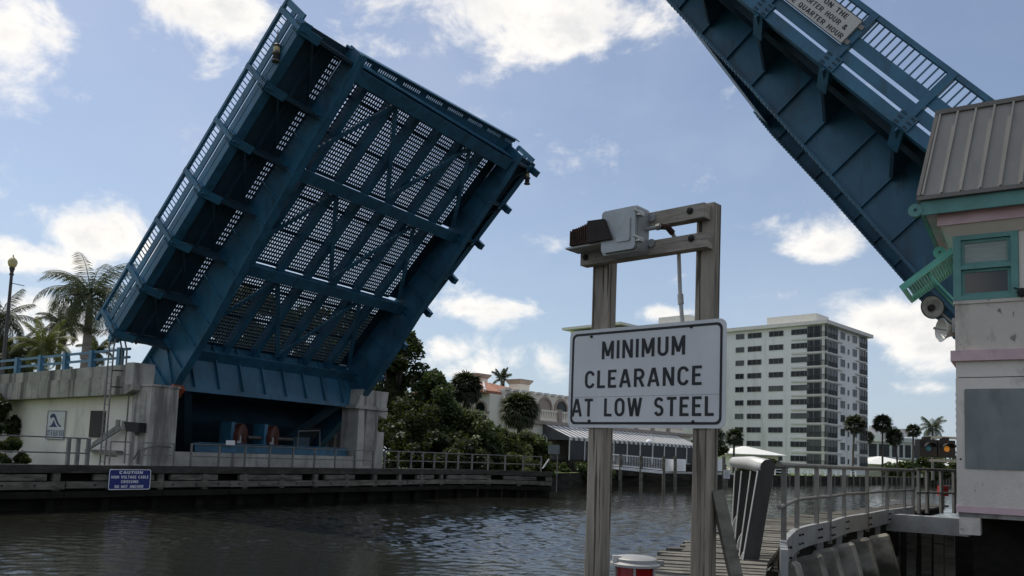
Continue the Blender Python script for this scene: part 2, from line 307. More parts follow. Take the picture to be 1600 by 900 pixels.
GL = {  # stroke alphabet: width, polylines (stroke centre lines in a box 1 high)
 'A': (.62, [[(.06, 0), (.275, .93), (.345, .93), (.56, 0)], [(.13, .30), (.49, .30)]]), 'B': (.52, [[(.07, 0), (.07, 1)], [(.07, .93)] + arc(.27, .73, .17, .20, 90, -90, 6) + [(.07, .53)], [(.07, .53)] + arc(.27, .30, .18, .23, 90, -90, 6) + [(.07, .07)]]),
 'C': (.54, [arc(.28, .66, .21, .27, 15, 180, 7) + arc(.28, .34, .21, .27, 180, 345, 7)]), 'D': (.54, [[(.07, 0), (.07, 1)], [(.07, .93), (.22, .93)] + arc(.24, .66, .23, .27, 80, 0, 4) + arc(.24, .34, .23, .27, 0, -80, 4) + [(.22, .07), (.07, .07)]]),
 'E': (.46, [[(.07, 0), (.07, 1)], [(.07, .93), (.46, .93)], [(.07, .52), (.40, .52)], [(.07, .07), (.46, .07)]]), 'F': (.45, [[(.07, 0), (.07, 1)], [(.07, .93), (.45, .93)], [(.07, .52), (.39, .52)]]),
 'G': (.56, [arc(.28, .66, .21, .27, 15, 180, 7) + arc(.28, .34, .21, .27, 180, 360, 7) + [(.49, .46), (.28, .46)]]), 'H': (.54, [[(.07, 0), (.07, 1)], [(.47, 0), (.47, 1)], [(.07, .52), (.47, .52)]]), 'I': (.14, [[(.07, 0), (.07, 1)]]),
 'L': (.44, [[(.07, 0), (.07, 1)], [(.07, .07), (.44, .07)]]), 'M': (.66, [[(.07, 0), (.07, 1)], [(.59, 0), (.59, 1)], [(.10, .93), (.31, .24), (.35, .24), (.56, .93)]]), 'N': (.56, [[(.07, 0), (.07, 1)], [(.49, 0), (.49, 1)], [(.09, .95), (.47, .05)]]),
 'O': (.56, [arc(.28, .66, .21, .27, 0, 180, 8) + arc(.28, .34, .21, .27, 180, 360, 8) + [(.49, .66)]]), 'Q': (.58, [arc(.28, .66, .21, .27, 0, 180, 8) + arc(.28, .34, .21, .27, 180, 360, 8) + [(.49, .66)], [(.32, .26), (.56, -.04)]]),
 'R': (.54, [[(.07, 0), (.07, 1)], [(.07, .93)] + arc(.28, .70, .19, .23, 90, -90, 7) + [(.07, .47)], [(.28, .47), (.49, 0)]]), 'S': (.50, [arc(.25, .72, .18, .21, 20, 180, 6) + arc(.25, .72, .18, .21, 180, 235, 2)[1:] + [(.34, .48)] + arc(.25, .28, .18, .21, 50, -10, 3) + arc(.25, .28, .18, .21, -10, -165, 6)[1:]]),
 'T': (.50, [[(.25, 0), (.25, 1)], [(0, .93), (.50, .93)]]), 'U': (.54, [[(.07, 1), (.07, .3)] + arc(.27, .29, .20, .22, 180, 360, 8) + [(.47, .3), (.47, 1)]]), 'V': (.58, [[(.05, 1), (.26, .07), (.32, .07), (.53, 1)]]), 'W': (.78, [[(.05, 1), (.20, .07), (.24, .07), (.37, .90), (.41, .90), (.54, .07), (.58, .07), (.73, 1)]]), 'Y': (.56, [[(.04, 1), (.28, .5), (.52, 1)], [(.28, .5), (.28, 0)]]),
 '&': (.60, [[(.58, 0), (.16, .70)] + arc(.28, .80, .13, .14, 190, -20, 7) + [(.38, .68), (.12, .40)] + arc(.24, .24, .17, .18, 140, 330, 7) + [(.52, .42)]]), ' ': (.34, [])}
def stroke(mb, T, pl, th, zz, fx, fy):
    P = [V(x, y) for x, y in pl]; P = [q_ for k, q_ in enumerate(P) if k == 0 or np.linalg.norm(q_ - P[k - 1]) > 1e-4]; n = len(P); vs = []
    for k in range(n):
        d0 = P[k] - P[max(k - 1, 0)] if k else P[1] - P[0]; d1 = P[min(k + 1, n - 1)] - P[k] if k < n - 1 else d0
        n0, n1 = [V(-d[1], d[0]) / np.linalg.norm(d) for d in (d0, d1)]; m_ = n0 + n1; m_ /= max(np.linalg.norm(m_), .35); c = max(m_ @ n0, .45)
        for s_ in (1, -1): q_ = P[k] + m_ * s_ * th / 2 / c; vs.append(T(fx(q_[0]), fy(q_[1]), zz))
    mb.add(vs, [(2 * k, 2 * k + 1, 2 * k + 3, 2 * k + 2) for k in range(n - 1)])
def lettering(mb, text, T, x0, x1, y0, y1, z=0.0, bold=.15, gap=.17):
    tot = sum(GL[c][0] for c in text) + gap * (len(text) - 1); x = 0; k = 0
    for c in text:
        w_, pls = GL[c]
        for pl in pls: stroke(mb, T, pl, bold, z + .0002 * (k % 4), lambda u_: x0 + (x + u_) / tot * (x1 - x0), lambda v_: y0 + v_ * (y1 - y0)); k += 1
        x += w_ + gap
    return mb
def rrect(x0, x1, y0, y1, r, n=5):
    out = []
    for cx_, cy_, t0 in ((x1 - r, y1 - r, 0), (x0 + r, y1 - r, 90), (x0 + r, y0 + r, 180), (x1 - r, y0 + r, 270)):
        for k in range(n + 1): t = R_(t0 + 90 * k / n); out.append((cx_ + r * math.cos(t), cy_ + r * math.sin(t)))
    return out
def ring(mb, T, o_, i_, z0, z1):        # frame between two outlines with the same count
    n = len(o_); vs = [T(x, y, z) for z in (z0, z1) for P in (o_, i_) for x, y in P]; fs = []
    for k in range(n):
        j = (k + 1) % n
        fs += [(k, j, n + j, n + k), (2 * n + k, 3 * n + k, 3 * n + j, 2 * n + j), (k, 2 * n + k, 2 * n + j, j), (n + k, n + j, 3 * n + j, 3 * n + k)]
    return mb.add(vs, fs)
TH = .57; b = V(math.cos(TH), -math.sin(TH), 0); a = V(math.sin(TH), math.cos(TH), 0); z = V(0, 0, 1)
SITE = Fr((0, 0, 0), a, b, z)           # A runs along the channel, B runs across it
# ================================================================== SETTING
# real waves on the sheet of canal in front of the bank (finer where it is near), flat water further out
wr = np.random.default_rng(5); NR, NA, RA, RB, HALF = 760, 760, 5.0, 150.0, R_(50)
rr_ = RA * (RB / RA) ** (np.arange(NR) / (NR - 1)); th_ = np.linspace(-HALF, HALF, NA); RG, TG = np.meshgrid(rr_, th_, indexing='ij')
XX, YY = RG * np.sin(TG), RG * np.cos(TG); ZZ = np.zeros_like(XX); step = RG * math.log(RB / RA) / NR
gust = np.zeros_like(XX)
for k in range(10): t_ = wr.uniform(0, 6.28); L_ = wr.uniform(7, 30); gust += np.sin((XX * math.cos(t_) * .8 + YY * math.sin(t_)) * 6.283 / L_ + wr.uniform(0, 6.28))
gust = np.clip(.75 + gust * .22, .12, 1.5)
for k in range(110):
    L_ = .14 * (6 ** wr.random()); t_ = wr.normal() * .8 + R_(66); amp = L_ * .0040 * min(1, (.75 / L_) ** .5)
    ZZ += amp * np.exp(-(2.2 * step / L_) ** 2) * (gust if L_ < 1.2 else 1) * np.sin((XX * math.cos(t_) + YY * math.sin(t_)) * 6.283 / L_ + wr.uniform(0, 6.28) + .6 * np.sin(XX * .31 / L_ + YY * .23 / L_ + k))
edge = np.clip(np.minimum(np.minimum((HALF - np.abs(TG)) / .06, (RB - RG) / 12), (RG - RA) / .6), 0, 1); ZZ *= edge
vv = np.stack([XX, YY, ZZ], -1).reshape(-1, 3); ii = np.arange(NR * NA).reshape(NR, NA); qd = np.stack([ii[:-1, :-1], ii[:-1, 1:], ii[1:, 1:], ii[1:, :-1]], -1).reshape(-1, 4)[:, ::-1]
FAR = 4000.0; ex = []; ef = []; nv = len(vv); tt = np.concatenate([th_[::40], [th_[-1]]])
def addring(ts, r0, r1):
    global nv
    for t_ in ts: ex.extend([(r0 * math.sin(t_), r0 * math.cos(t_), 0), (r1 * math.sin(t_), r1 * math.cos(t_), 0)])
    for k in range(len(ts) - 1): ef.append((nv + 2 * k, nv + 2 * k + 2, nv + 2 * k + 3, nv + 2 * k + 1))
    nv += 2 * len(ts)
addring(tt, RB, FAR); addring(tt, .01, RA); addring(np.linspace(HALF, 2 * math.pi - HALF, 40), .01, FAR)
allv = np.concatenate([vv, np.array(ex)]); allq = np.concatenate([qd, np.array(ef)[:, ::-1]]).astype(np.int32); nq = len(allq)
me = bpy.data.meshes.new('water'); me.vertices.add(len(allv)); me.vertices.foreach_set('co', allv.ravel()); me.loops.add(4 * nq); me.loops.foreach_set('vertex_index', allq.ravel()); me.polygons.add(nq); me.polygons.foreach_set('loop_start', np.arange(0, 4 * nq, 4, dtype=np.int32)); me.polygons.foreach_set('use_smooth', [True] * nq); me.update(calc_edges=True); me.materials.append(MATS['canal_water'])
o = bpy.data.objects.new('water', me); link(o, None, (0, 0, 0)); o['kind'] = 'structure'
shore = [SITE(-120, -34.6, 0)[:2], SITE(62, -34.6, 0)[:2], V(11.5, 88.5), V(21, 95), V(36.8, 116), V(75, 160), V(108, 200), V(300, 420), V(1300, 1500)]
poly = [tuple(k) for k in shore] + [(1300, 3500), (-2500, 3500), (-2500, -60)]
def ngon_sheet(poly, zz):
    me = MB(); bm = bmesh.new(); vs = [bm.verts.new((x, y, zz)) for x, y in poly]; bm.faces.new(vs); bmesh.ops.triangulate(bm, faces=bm.faces[:])
    bm.verts.index_update(); me.add([v.co[:] for v in bm.verts], [[v.index for v in f.verts] for f in bm.faces]); bm.free(); return me
struct('ground', ngon_sheet(poly, 1.3), 'lawn')
mb = MB()
for p_, q_ in zip(shore[:-1], shore[1:]):
    mb.beam((*p_, .2), (*q_, .2), .35, 2.24)
struct('seawall', mb, 'seawall')
struct('near_bank', ngon_sheet([tuple(SITE(k, j, 0)[:2]) for k, j in ((-60, 9), (50, 9), (60, 40), (60, 300), (-200, 300), (-200, 9))], 1.25), 'land_soil')
# ================================================================== BASCULE LEAVES
PROF = [(15.3, -2.25), (14.0, -2.42), (10, -2.72), (6.3, -3.08), (2.3, -3.50), (-.9, -3.62)]
def interp(v):
    xs = [k[0] for k in PROF][::-1]; ys = [k[1] for k in PROF][::-1]; return float(np.interp(v, xs, ys))
KS = [14.83 - 2.472 * k for k in range(7)]; W_ = 16.35; G1, G2 = 2.4, 13.95
def leaf(O, v_, n_, label, base, full):
    T = Fr(O, a, v_, n_); root = thing('bascule_leaf', label, 'drawbridge', base, 'raised drawbridge leaves')
    P = lambda nm, mb, m='blue_paint', **k: part(nm, mb, m, root, **k)
    pk = MB(); pk.beam(n_ * 0, -n_ * .50, .035, .035, v_); pk = shared('picket', pk, 'blue_paint')
    for side in (0, 1):
        U = (lambda u: u) if side == 0 else (lambda u: W_ - u)
        def bxs(mb, u0, u1, *r): u0, u1 = sorted((U(u0), U(u1))); return mb.bx(T, u0, u1, *r)
        P('top_rail', bxs(MB(), -.07, .07, -.55, 15.3, -.07, .05))
        P('rail_plate', bxs(MB(), -.03, .03, -.3, 15.15, -.85, -.57)); P('rail_plate', bxs(MB(), -.02, .04, -.3, 15.15, -1.22, -.95))
        fz = bxs(MB(), -.05, .05, -.5, 15.15, -1.57, -1.30); bxs(fz, .05, .35, -.5, 15.15, -1.57, -1.53); P('fascia_beam', fz)
        if full or side == 0:
            for k in range(6):
                for j in range(1, 13):
                    v = KS[k + 1] + 2.472 * j / 13; piece('picket', pk, root, T(U(0), v, -.07))
        for j in (.12, .27): piece('picket', pk, root, T(U(0), KS[0] + j, -.07))
        for k, v in enumerate(KS):
            po = bxs(MB(), -.10, .07, v - .10, v + .10, -1.50, .03); bxs(po, -.11, .02, v - .24, v + .24, -1.55, -1.2)
            if side: bxs(po, -.22, .12, v - .17, v + .17, -2.02, -1.5)
            P('rail_post', po)
            br = MB(); s0, s1 = U(-.05), U(.72)
            br.beam(T(s0, v, -1.56), T(s1, v, -1.88), .34, .05, n_); br.beam(T(s0, v, -1.52), T(s1, v, -1.66), .05, .3, n_); P('sidewalk_bracket', br)
            bw = MB().prism(Fr(T(0, v - .015, 0), a, n_, v_), [(U(.72), -1.42), (U(G1 - .05), -1.42), (U(G1 - .05), -2.2), (U(.72), -1.85)], 0, .03); bw.beam(T(U(.72), v, -1.86), T(U(G1 - .06), v, -2.22), .12, .03, n_); P('bracket_web', bw, 'blue_dark')
        gb = MB()
        for v in KS:
            for i_ in (-.17, -.1, .1, .17):
                for w in (-1.5, -1.38, -1.26): bxs(gb, -.135, -.105, v + i_ - .022, v + i_ + .022, w - .022, w + .022)
        P('gusset_bolts', gb, 'blue_dark', stuff=True)
        P('end_plate', bxs(MB(), -.04, .04, 15.13, 15.34, -1.35, -.0))
        sw = MB(); 
        for v0, v1 in zip(KS[1:] + [-.5], KS): bxs(sw, .06, 1.93, v0 + .01, v1 - .01, -1.40, -1.33)
        bxs(sw, .06, 1.93, KS[0] + .01, 15.1, -1.40, -1.33); P('sidewalk_plate', sw, 'blue_dark')
        ln = MB(); 
        for v0, v1 in zip(KS[1:], KS): ln.beam(T(U(.5), v1 - .1, -1.75), T(U(1.9), v0 + .2, -1.6), .05, .12, n_)
        bxs(ln, 1.05, 1.12, -.4, 14.8, -1.62, -1.41); P('sidewalk_bracing', ln, 'blue_dark')
        gs = MB()
        for v0, v1 in zip(KS[1:], KS):
            v = v0 + .28
            while v < v1 - .25: bxs(gs, 1.95, 2.36, v - .05, v + .05, -1.38, -1.34); v += .235
            for u in (1.97, 2.09, 2.21, 2.33): bxs(gs, u - .025, u + .025, v0 + .2, v1 - .2, -1.39, -1.33)
            bxs(gs, 1.93, 2.38, v0 - .05, v0 + .25, -1.385, -1.335); bxs(gs, 1.93, 2.38, v1 - .25, v1 + .0, -1.385, -1.335)
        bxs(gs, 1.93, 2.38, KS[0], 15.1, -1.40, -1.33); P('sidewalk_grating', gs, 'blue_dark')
        g = MB(); ug = U(G1)
        pr = [(15.3, -1.40)] + PROF + [(-1.6, -3.55), (-5.6, -3.1), (-5.6, -1.30), (-.3, -1.30)]
        g.prism(Fr(T(ug - .04, 0, 0), v_, n_, a), pr, 0, .08); P('main_girder', g)
        fl = MB()
        for (v0, w0), (v1, w1) in zip(PROF[:-1], PROF[1:]): fl.beam(T(ug, v0, w0 - .03), T(ug, v1, w1 - .03), .40, .06, n_)
        fl.beam(T(ug, -.9, -3.65), T(ug, -5.6, -3.13), .52, .06, n_); fl.beam(T(ug, -.3, -1.27), T(ug, -5.6, -1.27), .5, .06, n_); P('girder_flange', fl)
        st = MB(); v = 13.6; sgn = -1
        for s in (-1, 1):
            v = 13.6
            while v > -5:
                w = interp(v) if v > -.9 else -3.3; u0, u1 = sorted((ug + s * .04, ug + s * .15)); st.bx(T, u0, u1, v - .02, v + .02, w, -1.42 if v > 0 else -1.3); v -= 1.236
        P('girder_stiffener', st)
        rv = MB()
        for s in (-.15, .15):
            v = 15.0
            while v > -.8:
                w = interp(v); rv.bx(T, ug + s - .03, ug + s + .03, v - .03, v + .03, w - .08, w - .055); v -= .16
        P('rivet_row', rv, stuff=True)
        P('bumper_pad', MB().bx(T, ug - .28, ug + .28, -1.25, -.75, -3.95, -3.68), 'orange_pad')
    for v in (0.0, 4.94, 9.89, 14.55):
        fb = MB().bx(T, G1 + .05, G2 - .05, v - .03, v + .03, -2.25, -1.5); fb.bx(T, G1 + .05, G2 - .05, v - .28, v + .28, -2.31, -2.25); P('floor_beam', fb)
    us = [3.75 + 1.67 * k for k in range(6)]
    for u in us:
        for v0, v1 in ((.04, 4.9), (4.98, 9.85), (9.93, 14.5)):
            s = MB().bx(T, u - .02, u + .02, v0, v1, -1.85, -1.40); s.bx(T, u - .15, u + .15, v0, v1, -1.89, -1.85); P('stringer', s)
    for v0, v1 in ((.12, 4.85), (5.05, 9.8), (9.98, 14.45)):
        for u0, u1 in zip([G1 + .05] + us, us + [13.3]):
            g = MB(); n = max(2, int(round((u1 - u0) / .145)))
            for k in range(n + 1): u = u0 + (u1 - u0) * k / n; g.bx(T, u - .030, u + .030, v0, v1, -1.37, -1.335)
            n = int(round((v1 - v0) / .195))
            for k in range(n + 1):
                v = v0 + (v1 - v0) * k / n; hw = .08 if k % 9 == 0 else .036; g.bx(T, u0, u1, v - hw, v + hw, -1.385, -1.335)
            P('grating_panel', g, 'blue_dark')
        P('edge_plate', MB().bx(T, 13.3, G2 - .04, v0, v1, -1.385, -1.335), 'blue_dark')
        for (ua, ub, up) in ((2.7, 5.4, 1), (5.4, 8.2, 0), (8.2, 10.8, 1), (10.8, 13.3, 0)):
            va, vb = (v0 + .35, v1 - .15) if up else (v1 - .15, v0 + .35)
            P('lateral_brace', MB().beam(T(ua, va, -2.02), T(ub, vb, -2.02), .19, .09, n_))
    ap = MB(); uA, uB = G1 - .15, G2 + .15; ve = lambda u: 15.22 + (u - uA) / (uB - uA) * .5        # the meeting edge runs slightly askew
    def apx(u0, u1, d0, d1, w0, w1): ap.add([T(u, v, w) for u in (u0, u1) for v in ((14.6, 14.6) if d0 is None else (ve(u) - d0,) * 2)[:1] for w in (w0, w1)] + [T(u, ve(u) - d1, w) for u in (u0, u1) for w in (w0, w1)], [(0, 1, 3, 2), (4, 6, 7, 5), (0, 4, 5, 1), (2, 3, 7, 6), (0, 2, 6, 4), (1, 5, 7, 3)])
    apx(uA, uB, None, .36, -1.37, -1.30); apx(uA, uB, .22, 0, -1.37, -1.30); u = uA; k = 0
    while u < uB - .1:
        w = .05 if k % 9 else .45; apx(u, min(u + w, uB), .37, .21, -1.365, -1.305); u += w + .075; k += 1
    apx(uA, uB, .04, 0, -1.62, -1.372); ap.bx(T, G1 + .1, G2 - .1, 14.88, 14.93, -2.05, -1.375); P('tip_apron', ap)
    sk = MB().beam(T(8, .1, -1.5), T(8, -.95, -3.55), G2 - G1 - .1, .05, np.cross(a, T(8, -.95, -3.55) - T(8, .1, -1.5))); P('end_shield', sk)
    rb = MB(); dirn = T(0, -.95, -3.55) - T(0, .1, -1.5); nn = np.cross(a, dirn); nn /= np.linalg.norm(nn); nn = nn if nn @ v_ > 0 else -nn
    for k in range(8):
        u = 3.4 + 1.35 * k; rb.beam(T(u, .08, -1.55) + nn * .09, T(u, -.93, -3.5) + nn * .09, .05, .14, nn)
    rb.beam(T(G1 + .1, -.95, -3.58), T(G2 - .1, -.95, -3.58), .3, .06, nn); P('shield_rib', rb)
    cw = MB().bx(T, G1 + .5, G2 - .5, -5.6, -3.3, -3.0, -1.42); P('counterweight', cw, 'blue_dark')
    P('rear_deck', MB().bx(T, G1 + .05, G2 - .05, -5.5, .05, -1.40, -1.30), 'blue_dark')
    for u0, u1 in ((3.2, 5.2), (12.8, 10.8)): P('tail_brace', MB().beam(T(u0, -1.1, -3.4), T(u1, -4.6, -3.3), .35, .3, n_), 'blue_dark')
    return root, T
OL = V(-17.768, 35.0, 8.254); phL = .811; vL = b * math.cos(phL) + z * math.sin(phL); nL = -b * math.sin(phL) + z * math.cos(phL)
OR_ = V(12.6286, 16.2149, 7.9946); phR = .838; vR = -b * math.cos(phR) + z * math.sin(phR); nR = b * math.sin(phR) + z * math.cos(phR)
leafL, TL = leaf(OL, vL, nL, 'raised blue steel drawbridge leaf standing over the far pier, its grated underside in full view', SITE(27.5, -33, 1.3), True)
leafR, TR = leaf(OR_, vR, nR, 'raised blue steel drawbridge leaf running out of frame behind the control tower roof', SITE(28.4, 1.2, 1.3), False)
# hanging navigation lights at the left leaf's tip
def hang_light(p, label, L0):
    t = thing('navigation_light', label, 'lamp', p, 'lights hanging from the bridge leaf tip')
    part('hanger', MB().tube([p, p - z * L0], .02, 6), 'steel_bare', t)
    h = p - z * L0; T = Fr(h - z * .75, (1, 0, 0), (0, 1, 0), z)
    part('lamp_housing', MB().lathe(T, [(.06, .0), (.17, .02), (.17, .06), (.11, .1), (.11, .28), (.17, .32), (.17, .38), (.11, .42), (.11, .62), (.15, .66), (.05, .75)], 12), 'steel_bare', t, smooth=True)
    for k in (.2, .52): part('lens', MB().lathe(Fr(h - z * (.84 - k), (1, 0, 0), (0, 1, 0), z), [(.112, 0), (.125, .04), (.125, .12), (.112, .16)], 12), 'lamp_globe' if k > .4 else 'black_rubber', t, smooth=True)
hang_light(TL(-.12, 14.2, -.6), 'small two tier lamp hanging from the near corner of the raised leaf tip', .5)
hang_light(TL(16.2, 14.9, -1.3), 'small dark lamp hanging from the far corner of the raised leaf tip', .35)
# opening-times sign on the right leaf's railing
T = Fr(TR(-.16, 10.15, -.96), -vR, nR, -a)
sg = thing('opening_times_sign', 'grey rectangular bridge opening sign fixed to the railing of the right raised leaf', 'sign', TR(-.16, 9.4, -.98))
SX = 2.66; part('sign_plate', MB().prism(T, rrect(0, SX, 0, .68, .02), -.03, 0), 'sign_panel_grey', sg)
e = MB(); ring(e, T, rrect(.0, SX, .0, .68, .02), rrect(.018, SX - .018, .018, .662, .012), .001, .004); part('sign_border', e, 'sign_black', sg)
for tx, x0, x1, y0, y1 in (('ON THE', 1.50, 2.28, .48, .60), ('QUARTER HOUR &', .78, 2.47, .28, .40), ('THREE QUARTER HOUR', .30, 2.55, .075, .195)): part('lettering', lettering(MB(), tx, T, x0, x1, y0, y1, .004, .17), 'sign_black', sg)
for k in (.1, SX):
    for j in (.12, .55): part('clamp', MB().bx(T, k - .03, k + .13, j - .05, j + .05, -.12, -.02), 'galv_dull', sg)
# ================================================================== LEFT PIER
FZ = 1.65
pier = thing('bridge_pier', 'weathered white concrete bridge pier and approach wall under the raised leaf', 'bridge pier', SITE(27.5, -33, 1.2))
PP = lambda nm, mb, m='concrete', **k: part(nm, mb, m, pier, **k)
def sbx(A0, A1, B0, B1, z0, z1, mb=None): return (mb or MB()).bx(SITE, A0, A1, B0, B1, z0, z1)
PP('side_wall', sbx(20.95, 21.45, -44.2, -32.4, .6, 4.66), 'stucco_white')
c = sbx(20.72, 22.02, -32.5, -31.2, .2, 4.98); sbx(20.66, 22.05, -32.56, -31.14, 4.98, 5.07, c); PP('pier_column', c, 'concrete')
PP('column_stain_band', sbx(20.70, 20.75, -31.95, -31.5, 1.7, 4.8), 'concrete_dirty')
# parapet made of cast panels
sl2 = lambda B: -.018 * (-32.45 - B)
for k in range(14):
    B1 = -32.45 - 2.0 * k; B0 = B1 - 1.988; dp = random.uniform(0, .012)
    PP('parapet_panel', MB().beam(SITE(20.65 - dp, B1, 5.02 + sl2(B1)), SITE(20.65 - dp, B0, 5.02 + sl2(B0)), .60, .80), 'concrete_dirty')
    PP('parapet_cap', MB().beam(SITE(20.66, B1 + .01, 5.663 + sl2(B1)), SITE(20.66, B0 - .004, 5.663 + sl2(B0)), .52, .48), 'concrete_dirty')
PP('parapet_end_block', sbx(20.31, 21.3, -32.44, -31.95, 5.02, 5.96), 'concrete')
PP('parapet_corbel', MB().prism(Fr(SITE(20.33, 0, 0), b, z, a), [(-32.44, 4.62), (-31.95, 4.80), (-31.95, 5.02), (-32.44, 5.02)], 0, .95), 'concrete_dirty')
PP('brown_hatch', sbx(20.90, 20.96, -35.9, -34.75, 2.75, 3.95), 'panel_brown')
PP('recess_wall', sbx(22.02, 33.3, -31.85, -31.4, .2, 2.27), 'concrete')
c = sbx(33.3, 34.9, -32.5, -31.25, .2, 4.9); sbx(34.9, 35.5, -32.5, -31.3, .2, 3.7, c); PP('pier_column', c, 'concrete')
PP('column_stain_band', sbx(33.85, 34.45, -31.27, -31.22, 1.8, 4.85), 'concrete_dirty')
PP('column_cap', sbx(32.9, 35.5, -32.7, -31.1, 4.9, 5.08), 'concrete')
PP('parapet_end_block', MB().prism(Fr(SITE(0, -33.2, 0), a, z, b), [(33.2, 5.08), (35.6, 5.08), (35.75, 6.0), (33.6, 6.0)], 0, 1.9), 'concrete')
PP('parapet_corbel', MB().prism(Fr(SITE(0, -33.0, 0), a, z, b), [(34.92, 4.88), (36.0, 4.88), (35.9, 4.45), (34.92, 4.75)], 0, 1.5), 'concrete')
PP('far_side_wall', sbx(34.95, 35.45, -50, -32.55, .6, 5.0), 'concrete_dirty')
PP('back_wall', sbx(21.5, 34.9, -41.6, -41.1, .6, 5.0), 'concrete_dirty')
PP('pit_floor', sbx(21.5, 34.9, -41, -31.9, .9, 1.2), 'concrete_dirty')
PP('approach_deck', sbx(21.0, 36, -62, -37.6, 5.02, 5.5), 'concrete_dirty'); PP('pit_dark_panel', sbx(21.5, 34.9, -37.55, -37.3, 2.6, 5.45), 'blue_dark')  # dark panel added to hide the bright wall and keep the pit dark
PP('approach_deck_far_parapet', sbx(35.5, 36.0, -62, -33.3, 5.52, 6.0), 'concrete_dirty')
PP('wall_bracket', MB().beam(SITE(20.55, -34.9, 2.45), SITE(20.75, -33.4, 3.3), .10, .12).beam(SITE(20.35, -35.0, 2.2), SITE(20.75, -33.0, 3.28), .10, .12), 'galv_dull')
PP('wall_bracket', sbx(20.6, 20.9, -35.6, -33.2, 2.10, 2.22), 'galv_dull')
PP('bracket_plate', sbx(20.68, 20.72, -33.55, -33.25, 3.1, 3.55), 'galv_dull'); PP('bracket_plate', sbx(20.68, 20.72, -33.1, -32.85, 3.1, 3.5), 'galv_dull')
PP('conduit', MB().tube([SITE(20.6, -32.6, 4.6), SITE(20.62, -32.62, 2.6), SITE(20.58, -32.5, 1.7)], .035, 6), 'rail_old')
PP('conduit', MB().tube([SITE(20.6, -31.9, 1.9), SITE(20.55, -31.5, 2.3), SITE(20.9, -30.9, 2.5), SITE(21.6, -30.9, 2.45)], .035, 6), 'rail_old')
# machinery inside the pit
mbm = thing('machinery_beam', 'long blue steel machinery beam lying on the low wall under the leaf', 'beam', SITE(28, -31.7, 2.28))
g = sbx(23.4, 33.0, -31.75, -31.7, 2.28, 2.72); sbx(23.4, 33.0, -31.9, -31.55, 2.28, 2.32, g); sbx(23.4, 33.0, -31.9, -31.55, 2.68, 2.72, g); part('beam_section', g, 'blue_paint', mbm)
part('label_plate', sbx(24.9, 25.4, -31.53, -31.51, 2.62, 2.86), 'white_paint', mbm)
for k, (A_, lab) in enumerate(((26.6, 'left of two red brake drums inside the dark machinery pit'), (28.6, 'right of two red brake drums inside the dark machinery pit'))):
    t = thing('brake_drum', lab, 'machine', SITE(A_, -32.6, 2.3), 'red brake drums in the bridge pit')
    T = Fr(SITE(A_, -32.6, 3.05), a * .5 - b * .2, z, b * .85 + a * .5)
    part('drum', MB().lathe(Fr(SITE(A_, -32.6, 3.05), b * .5 - a * .85, z, b * .85 + a * .5), [(.1, -.2), (.62, -.2), (.66, -.15), (.66, .1), (.58, .15), (.2, .15), (.2, .2), (.05, .2)], 24), 'motor_red', t, smooth=True)
    part('housing', sbx(A_ - .75, A_ - .55, -33.2, -32.4, 2.3, 3.75), 'blue_paint', t); part('housing', sbx(A_ - .75, A_ + .5, -33.3, -33.2, 2.3, 3.75), 'blue_dark', t)
    part('pillow_block', sbx(A_ - .5, A_ - .3, -32.45, -32.2, 2.75, 3.1), 'galvanised', t)
gbx = thing('gear_housing', 'dark gear housing with grease pipes beside the red brake drums', 'machine', SITE(30.4, -33.0, 2.3)); part('casing', sbx(29.9, 31.0, -33.4, -32.5, 2.3, 3.2), 'blue_dark', gbx); part('shaft', MB().tube([SITE(27.0, -32.6, 3.05), SITE(30.2, -32.6, 3.05)], .09, 10), 'steel_bare', gbx); part('grease_pipe', MB().tube([SITE(30.1, -32.45, 2.4), SITE(30.1, -32.4, 3.5), SITE(31.6, -32.4, 3.6), SITE(31.7, -32.4, 2.4)], .035, 6), 'galv_dull', gbx)
# approach railing
ar = thing('approach_railing', 'blue two bar railing along the top of the approach parapet by the palms', 'railing', SITE(20.7, -40, 5.9), 'blue railings on the bridge approach')
for k in range(9):
    Bk = -33.6 - 2.15 * k; z0 = 5.9 - .018 * (-32.4 - Bk); part('post', sbx(20.58, 20.80, Bk - .12, Bk + .12, z0 - .02, z0 + .82), 'blue_rail', ar)
for dz in (.36, .72): part('rail', MB().beam(SITE(20.69, -32.9, 5.9 + dz), SITE(20.69, -52, 5.55 + dz), .09, .10), 'blue_rail', ar)
ar = thing('approach_railing', 'short blue two bar railing above the far concrete column beside the dark tree', 'railing', SITE(34.6, -33, 6.0), 'blue railings on the bridge approach')
for A_ in (34.0, 35.6): part('post', sbx(A_ - .1, A_ + .1, -33.1, -32.9, 6.0, 6.62), 'blue_rail', ar)
for zz in (6.28, 6.58): part('rail', MB().beam(SITE(33.5, -33, zz), SITE(35.75, -33, zz), .09, .09), 'blue_rail', ar)
# ladder
ld = thing('access_ladder', 'tall grey steel ladder with hooped handrails standing against the approach parapet', 'ladder', SITE(20.0, -35.1, FZ))
c0 = pt(160, 720, 34.6); 
for k in (-.17, .17):
    p0 = V(c0[0], 34.6, 1.5) + b * k; tp = p0 + z * 5.1
    part('stile', MB().tube([p0, p0 + z * 2.5, tp, tp + z * .35 + a * .05, tp + z * .5 + a * .2, tp + z * .42 + a * .45, tp + a * .6 - z * .1, tp + a * .62 - z * .9], .035, 8), 'galv_dull', ld, smooth=True)
for k in range(17):
    p0 = V(c0[0], 34.6, 1.75 + .3 * k); part('rung', MB().beam(p0 - b * .17, p0 + b * .17, .03, .03), 'galv_dull', ld)
for zz in (2.0, 4.9, 5.6): part('wall_strut', MB().beam(V(c0[0], 34.6, zz) + b * .17, V(c0[0], 34.6, zz) + b * .5 + a * .3, .05, .05), 'rust_dark', ld)
